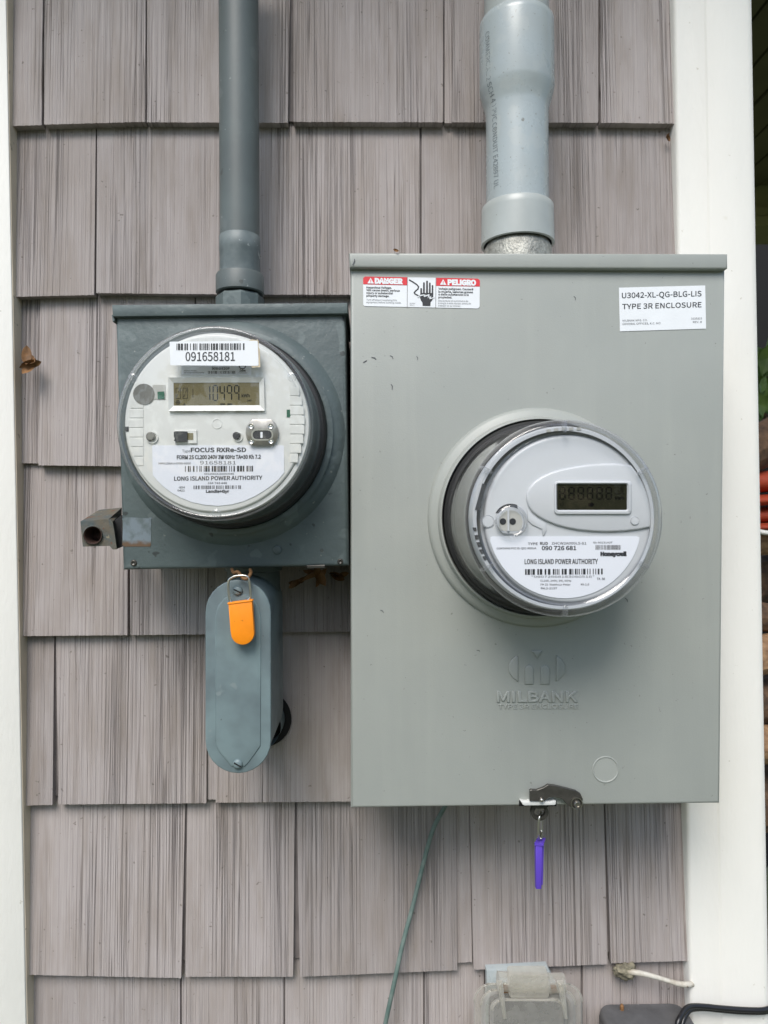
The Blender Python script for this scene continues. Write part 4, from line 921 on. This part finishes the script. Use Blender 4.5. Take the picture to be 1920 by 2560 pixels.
# ================================================================ CONDUIT BODY BELOW THE OLD BOX
CD = .142
lb = thing('conduit_body', 'blue-grey pull elbow fitting with oblong screwed cover, below the old meter box', 'conduit fitting', D(520, 1670, .02))
U = PF(480, 1400, 280 / 1106, 0)
def stad(u0, u1, v0, v1, n=14):
    r_ = (u1 - u0) / 2; cxx = (u0 + u1) / 2
    return [(cxx + r_ * math.cos(R(180 + 180 * i / n)), v0 + r_ + r_ * math.sin(R(180 + 180 * i / n))) for i in range(n + 1)] + [(cxx + r_ * math.cos(R(180 * i / n)), v1 - r_ + r_ * math.sin(R(180 * i / n))) for i in range(n + 1)]
S1 = stad(131, 778, 196, 2108)
cov = obj('cover', prism([U(u, v, CD) for u, v in S1], .004, .0009, 3), M['lb'], lb, True, 40)
i1 = [(235, 560), (262, 460), (320, 385), (400, 345), (520, 345), (600, 385), (650, 460), (676, 560), (672, 1830), (640, 1880), (560, 1990), (520, 2035), (390, 2035), (330, 1960), (270, 1890), (238, 1820)]
bm = bmesh.new(); ctr = Vector((455, 1195, 0))
def ins(p, k_): return (ctr.x + (p[0] - ctr.x) * (1 - k_ / 230), ctr.y + (p[1] - ctr.y) * (1 - k_ / 850))
ring_faces(bm, [[U(*ins(p, -9), CD - .0001) for p in i1], [U(*p, CD + .0008) for p in i1], [U(*ins(p, 9), CD + .0010) for p in i1]], True, False, True)
obj('raised_panel', bm, M['lb'], cov, True, 30)
# the body behind: built from world sizes
tl_, br_ = U(131, 196, CD), U(778, 2108, CD)
bx0, bx1, bz1, bz0 = tl_.x + .0012, br_.x - .0012, tl_.z - .0012, br_.z + .0012
rb_ = (bx1 - bx0) / 2; bcx = (bx0 + bx1) / 2
def stw(k_, y, zlift=0):
    n = 16; r_ = rb_ * k_
    return [Vector((bcx + r_ * math.cos(R(180 * i / n)), y, bz1 - rb_ + r_ * math.sin(R(180 * i / n)))) for i in range(n + 1)] + [Vector((bcx - r_ * math.cos(R(180 * i / n)), y, bz0 + rb_ + zlift - r_ * math.sin(R(180 * i / n)))) for i in range(n + 1)]
bm = bmesh.new(); ring_faces(bm, [stw(1, -(CD - .004)), stw(1.0, -.047, .002), stw(.93, -.037, .006), stw(.7, -.031, .014), stw(.5, -.029, .022)], True, False, True)
obj('body', bm, M['lb'], lb, True, 40)
hubz = P(652, 1797, .013).z
obj('wall_hub', lathe_y(bcx, hubz, [(rb_ * .88, .040), (rb_ * .90, .014), (rb_ * .9, .0)], 48), M['lb'], lb, True)
obj('wall_hole', lathe_y(P(658, 1797, .013).x, hubz, [(.0292, .0128), (.0288, .0136), (.0001, .0136)], 48), M['dark'], wall)
obj('top_hub', lathe_z(bcx, -.060, [(rb_ * .93, bz1 - rb_ * .9), (rb_ * .97, bz1 - .012), (rb_ * .97, bz1 + .002), (rb_ * 1.05, bz1 + .003), (rb_ * 1.05, D(500, 1228, .06).z + .01)], 48), M['old'], lb, True, 40)
for (u, v, an) in ((453, 302, -25), (455, 2010, -30)):
    c = U(u, v, CD + .0002); screw('cover_screw', c, plen(47 * .2532, CD), M['lb'], cov, .0030, True, an)

# orange seal
os_ = thing('seal_tag', 'orange plastic seal tag hanging by a wire loop on the conduit fitting cover', 'seal', U(480, 170, CD + .008))
top = [(352, 425), (592, 395), (594, 415), (612, 700)] + [(499 + 114 * math.cos(R(a)), 726 + 112 * math.sin(R(a))) for a in range(0, 181, 15)][0:] + [(358, 560)]
OD = CD + .0125
pts = [(358, 432), (590, 405), (613, 720)] + [(498 + 115 * math.cos(R(a)), 724 + 114 * math.sin(R(a))) for a in range(8, 173, 11)] + [(378, 700)]
obj('tag_body', prism([U(u, v, OD) for u, v in pts], .0062, .0006), M['orange'], os_, True, 40)
obj('tag_cap', prism([U(u, v, OD + .0006) for u, v in ((350, 424), (592, 393), (597, 403), (594, 410), (355, 441), (350, 436))], .0076, .0004), M['orange'], os_, True, 40)
W = lambda u, v, d_=OD - .0035: U(u, v, d_)
bm = bmesh.new(); tube(bm, [W(392, 425), W(372, 390), W(360, 290), W(361, 215), W(375, 186), W(415, 163), W(480, 153), W(540, 160), W(562, 195), W(572, 260), W(579, 345), W(574, 372), W(548, 402)], .00105, 8, 5)
obj('wire_loop', bm, M['wire'], os_, True)
bm = bmesh.new(); tube(bm, [U(395, 90, CD - .012), U(412, 125, CD), U(455, 120, CD + .004), U(500, 175, CD + .008), U(545, 182, CD + .009), U(580, 130, CD + .004), U(575, 95, CD - .012)], .0015, 8, 5)
tag(obj('seal_hasp', bm, M['leaf'], None, True), 'rusty twisted wire under the old box, holding the orange tag loop', 'wire')

# purple seal
ps = thing('key_seal', 'purple plastic seal hanging by a wire from the enclosure latch eye', 'seal', G(568, 1500, MB - .004))
QD = MB - .004
obj('seal_body', prism([G(u, v, QD) for u, v in ((534, 1782), (590, 1782), (582, 2156), (538, 2156))], .005, .0004), M['purple'], ps, True, 40)
bm = prism([G(u, v, QD - .004) for u, v in ((586, 1774), (604, 1766), (594, 2118), (580, 2130))], .002, .0003); obj('seal_rail', bm, M['purple'], ps)
a = [G(u, v, QD + .0008) for u, v in ((524, 1768), (602, 1772), (600, 1794), (526, 1790))]
b_ = [G(u, v, QD - .015) for u, v in ((548, 1725), (618, 1725), (615, 1745), (550, 1745))]
bm = bmesh.new(); ring_faces(bm, [a, b_], True, True, True); obj('seal_collar', bm, M['purple'], ps)
bm = bmesh.new(); tube(bm, [G(575, 1515, QD - .004), G(566, 1545, QD + .002), G(558, 1600, QD + .003), G(556, 1680, QD + .001), G(562, 1745, QD - .004)], .0009, 8, 5); obj('wire_loop', bm, M['wire'], ps, True)
bm = bmesh.new(); tube(bm, [G(575, 1515, QD - .004), G(578, 1560, QD - .012), G(582, 1660, QD - .014), G(580, 1700, QD - .010), G(576, 1738, QD - .006)], .0012, 8, 5); obj('wire_loop', bm, M['wire'], ps, True)

# bonding lug at the left
A7d = lambda u, v, d_: A7(u, v, d_)
lug = thing('ground_lug', 'corroded grey-brown bonding connector block with round bore, left of the old box', 'connector', A7d(400, 900, .08))
bm = bmesh.new()
f_ = [(145, 440), (640, 395), (655, 862), (186, 876)]; bk_ = [(470, 238), (860, 200), (860, 640), (480, 640)]
ring_faces(bm, [[A7d(u, v, .106) for u, v in f_], [A7d(u, v, .062) for u, v in bk_]], True, False, True)
# front face with a round opening
n = 32; sq = []
for i in range(n):
    a = 2 * math.pi * i / n; ca, sa = math.cos(a), math.sin(a); s_ = 1 / max(abs(ca), abs(sa)); x, y = ca * s_, sa * s_
    u = (x + 1) / 2; v = (y + 1) / 2
    p = [f_[0][k_] * (1-u) * (1-v) + f_[1][k_] * u * (1-v) + f_[2][k_] * u * v + f_[3][k_] * (1-u) * v for k_ in (0, 1)]
    sq.append(p)
hc = (355, 678)
h0 = [(hc[0] + 178 * math.cos(2*math.pi*i/n), hc[1] + 172 * math.sin(2*math.pi*i/n)) for i in range(n)]
h1 = [(hc[0] + 160 * math.cos(2*math.pi*i/n), hc[1] + 155 * math.sin(2*math.pi*i/n)) for i in range(n)]
ring_faces(bm, [[A7d(u, v, .106) for u, v in sq], [A7d(u, v, .1062) for u, v in h0], [A7d(*p, .1085) for p in h1]])
obj('lug_block', bm, M['lug'], lug)
c = A7d(hc[0], hc[1], .108); r_ = plen(160 * .1447, .108)
obj('bore', lathe_y(c.x, c.z, [(r_, .108), (r_ * .86, .107), (r_ * .82, .100), (r_ * .74, .099), (r_ * .7, .092), (r_ * .45, .091), (r_ * .42, .094), (.0001, .0945)], 32), M['rust'], lug, True, 40)
bm = bmesh.new(); ring_faces(bm, [[A7d(u, v, .108) for u, v in ((636, 398), (700, 440), (735, 640), (775, 922), (702, 925), (652, 862))], [A7d(u, v, .055) for u, v in ((800, 330), (846, 300), (850, 600), (850, 850), (830, 860), (815, 850))]], True, True, True)
obj('lug_flange', bm, M['lug'], lug)
bm = bmesh.new(); ring_faces(bm, [[A7d(u, v, .098) for u, v in ((700, 450), (850, 330), (862, 880), (770, 918))], [A7d(u, v, .03) for u, v in ((800, 450), (900, 330), (900, 860), (800, 860))]], True, True, True)
obj('gap_shade_fill', bm, M['black'], lug)  # black fill standing in for the shaded gap between lug and box

# green wire
bm = bmesh.new(); gw = [(985, 1700), (959, 1746), (936, 1790), (917, 1855), (892, 1956), (869, 2043), (851, 2126), (832, 2215), (822, 2290)]
tube(bm, [D(x, y, .022 + .004 * math.sin(i * 1.3)) for i, (x, y) in enumerate(gw)], .0023, 10, 8)
tag(obj('ground_wire', bm, M['cable'], None, True), 'thin green insulated wire running down the shingles below the large enclosure', 'wire')

# ================================================================ BOTTOM RIGHT: outlet cover, cables, dark box
V = PF(1140, 2240, 780 / 1659, 0)
oc = thing('outlet_cover', 'cloudy clear plastic weatherproof outlet cover at the bottom edge', 'outlet cover', V(380, 1050, .02))
obj('back_plate', prism([V(u, v, .022) for u, v in ((162, 396), (488, 378), (520, 440), (560, 520), (560, 1000), (130, 1000), (165, 500))], .01, .001), M['pvc'], oc, True, 40)
obj('inner_body', prism([V(u, v, .04) for u, v in rrect(190, 560, 610, 1100, 60)], .02, .002), M['darkbox'], oc, True, 40)
def lid(i, d_): 
    return [V(u, v, d_) for u, v in rrect(96 + i, 466 + i * .9, 672 - i, 1150, max(20, 95 - i * .4), 8)]
bm = bmesh.new(); ring_faces(bm, [lid(4, .024), lid(0, .034), lid(0, .046), lid(6, .050), lid(36, .051), lid(44, .056), lid(60, .060), lid(84, .0605), lid(92, .066), lid(104, .069), lid(118, .0695)], True, False, True)
obj('lid', bm, M['frost'], oc, True, 40)
for i_, d_, r_ in ((38, .0525, .0011), (96, .0675, .0010), (2, .047, .0010)):
    L_ = lid(i_, d_); up_ = [p for p in L_ if p.z > L_[12].z - .5]
    n_ = len(L_); up_ = sorted([p for p in L_ if p.z > V(380, 700, d_).z], key=lambda p: math.atan2(p.z - V(380, 900, d_).z, p.x - V(380, 900, d_).x))
    bm = bmesh.new(); tube(bm, up_, r_, 8, 2); obj('lid_ridge', bm, M['frost'], oc, True)
bm = bmesh.new(); tube(bm, [V(222, 452, .058), V(400, 462, .058), V(575, 462, .058)], .0085, 16, 4)
obj('hinge_barrel', bm, M['frost'], oc, True, 50)
bm = prism([V(u, v, .066) for u, v in rrect(285, 420, 498, 548, 18)], .014, .002)
obj('hinge_block', bm, M['frost'], oc, True, 40)
for (u0, u1) in ((232, 256), (556, 582)):
    s_ = 1 if u0 > 400 else .4
    obj('hinge_arm', prism([V(u, v, .072) for u, v in ((u0 - 12, 470), (u1 - 6, 468), (u1 + 14, 655), (u0 + 22, 658))], .006, .0008), M['frost'], oc, True, 40)
for u in (262, 520): obj('hinge_recess', prism([V(x, y, .062) for x, y in ((u - 14, 486), (u + 16, 486), (u + 14, 516), (u - 8, 516))], .004), M['leaf'], oc)

db = thing('junction_box', 'weathered dark grey box at the bottom right beside the black cable', 'junction box', V(1000, 1050, .02))
ztopb = V(960, 582, .014).z
def rr3(k_, z):
    x0 = V(756, 600, .02).x + .001 * (1 - k_); x1 = V(1225, 600, .02).x
    pts = rrect(x0 + (1-k_) * .02, -.085 + (1-k_) * .02, x1 - (1-k_) * .02, -.012, .012 * k_ + .001, 5)
    return [Vector((a, b, z)) for a, b in pts]
bm = bmesh.new(); ring_faces(bm, [rr3(1, ztopb - .10), rr3(1, ztopb - .005), rr3(.93, ztopb - .001), rr3(.85, ztopb)], True, False, True)
obj('box_shell', bm, M['darkbox'], db, True, 40)
bm = lathe_z(V(882, 572, .02).x, -.02, [(.002, ztopb - .001), (.002, ztopb + .004), (.0008, ztopb + .006)], 12, False, True); obj('screw', bm, M['leaf'], db)
bm = bmesh.new(); tube(bm, [V(1165, 760, .05), V(1180, 672, .045), V(1200, 630, .04), V(1222, 600, .036), V(1255, 586, .032), V(1320, 587, .030), V(1400, 595, .030), V(1500, 603, .030), V(1600, 607, .030), V(1645, 604, .028), V(1690, 590, .02)], .0026, 12, 8)
bk2 = [(V(1172, 760, .044)), V(1190, 676, .041)]
cb = thing('black_cable', 'black twin cable crossing the white trim at the bottom right corner', 'cable', V(1250, 600, .03))
obj('cable_core', bm, M['blackcable'], cb, True)
bm = bmesh.new(); tube(bm, [V(1190, 760, .046), V(1204, 672, .040), V(1222, 632, .036), V(1245, 606, .032), V(1285, 598, .028), V(1330, 598, .027), V(1400, 605, .027), V(1500, 614, .027), V(1600, 617, .027), V(1645, 614, .026), V(1690, 600, .018)], .0026, 12, 8)
obj('cable_core', bm, M['blackcable'], cb, True)
bm = bmesh.new(); tube(bm, [V(880, 392, .008), V(925, 402, .017), V(985, 412, .020), V(1060, 430, .021), V(1140, 455, .021), V(1190, 468, .021), V(1240, 470, .019), V(1290, 460, .005)], .0026, 12, 8, lambda t: 1 + .12 * math.sin(t * 9))
tag(obj('white_cable', bm, M['whitecable'], None, True), 'dirty white cable poking out of the shingles and passing behind the right trim', 'cable')
bm = bmesh.new(); bmesh.ops.create_icosphere(bm, subdivisions=4, radius=1)
c = V(905, 395, .014); 
for v in bm.verts:
    q = v.co * (1 + .5 * noise.noise(v.co * 1.7) + .3 * noise.noise(v.co * 4.1)); v.co = c + Vector((q.x * .0115, q.y * .006, q.z * .0075))
tag(obj('caulk_blob', bm, M['caulk'], None, True), 'lump of dirty old caulk where the white cable leaves the shingles', 'caulk')

# ================================================================ DEAD LEAVES
def leafy(name, pts, label, seed, size=.009, n=5, m='leaf', cat='dead leaf'):
    rr = random.Random(seed); bm = bmesh.new()
    for i in range(n):
        c = pts[i % len(pts)] + Vector((rr.uniform(-.3, .3), rr.uniform(-.3, .3), rr.uniform(-.3, .3))) * size
        ax = Vector((rr.uniform(-1, 1), rr.uniform(-.6, .6), rr.uniform(-1, 1))).normalized(); sd = ax.cross(Vector((rr.uniform(-1, 1), 1, rr.uniform(-1, 1)))).normalized(); nn = ax.cross(sd)
        G_ = []
        for a in range(7):
            t = a / 6 * 2 - 1; wd = (1 - t * t) ** .7 * .42 + .02; row = []
            for b in range(5):
                s_ = b / 4 * 2 - 1
                row.append(bm.verts.new(c + (ax * t + sd * s_ * wd + nn * (.35 * t * t + .5 * abs(s_) * wd + .15 * noise.noise(Vector((t * 3, s_ * 3, seed + i))))) * size))
            G_.append(row)
        for a in range(6):
            for b in range(4): bm.faces.new((G_[a][b], G_[a+1][b], G_[a+1][b+1], G_[a][b+1]))
    return tag(obj(name, bm, M[m], None, True), label, cat)
leafy('dead_leaf', [D(57, 770, .026), D(64, 785, .026), D(58, 795, .024)], 'curled brown dead leaf caught at the left trim edge', 2, .011, 4)
leafy('dead_leaf', [D(1444, 297, .012)], 'tiny brown dead leaf stuck beside the right trim near the top', 3, .004, 3)
leafy('dead_leaf', [D(672, 1238, .05), D(684, 1246, .05)], 'orange-brown dead leaf tucked under the old box latch tab', 4, .011, 4)
leafy('dead_leaf', [D(640, 1258, .045), D(655, 1250, .045)], 'pale brown leaf scrap hanging left of the latch tab under the old box', 9, .008, 3)
leafy('dead_leaf', [D(735, 1243, .03), D(720, 1238, .03)], 'dark dead leaf in the corner between the old box and the enclosure', 12, .009, 3)
leafy('leaf_scrap', [D(857, 541, .13)], 'speck of brown debris on top of the enclosure rain cap', 14, .0025, 3, cat='leaf scrap')
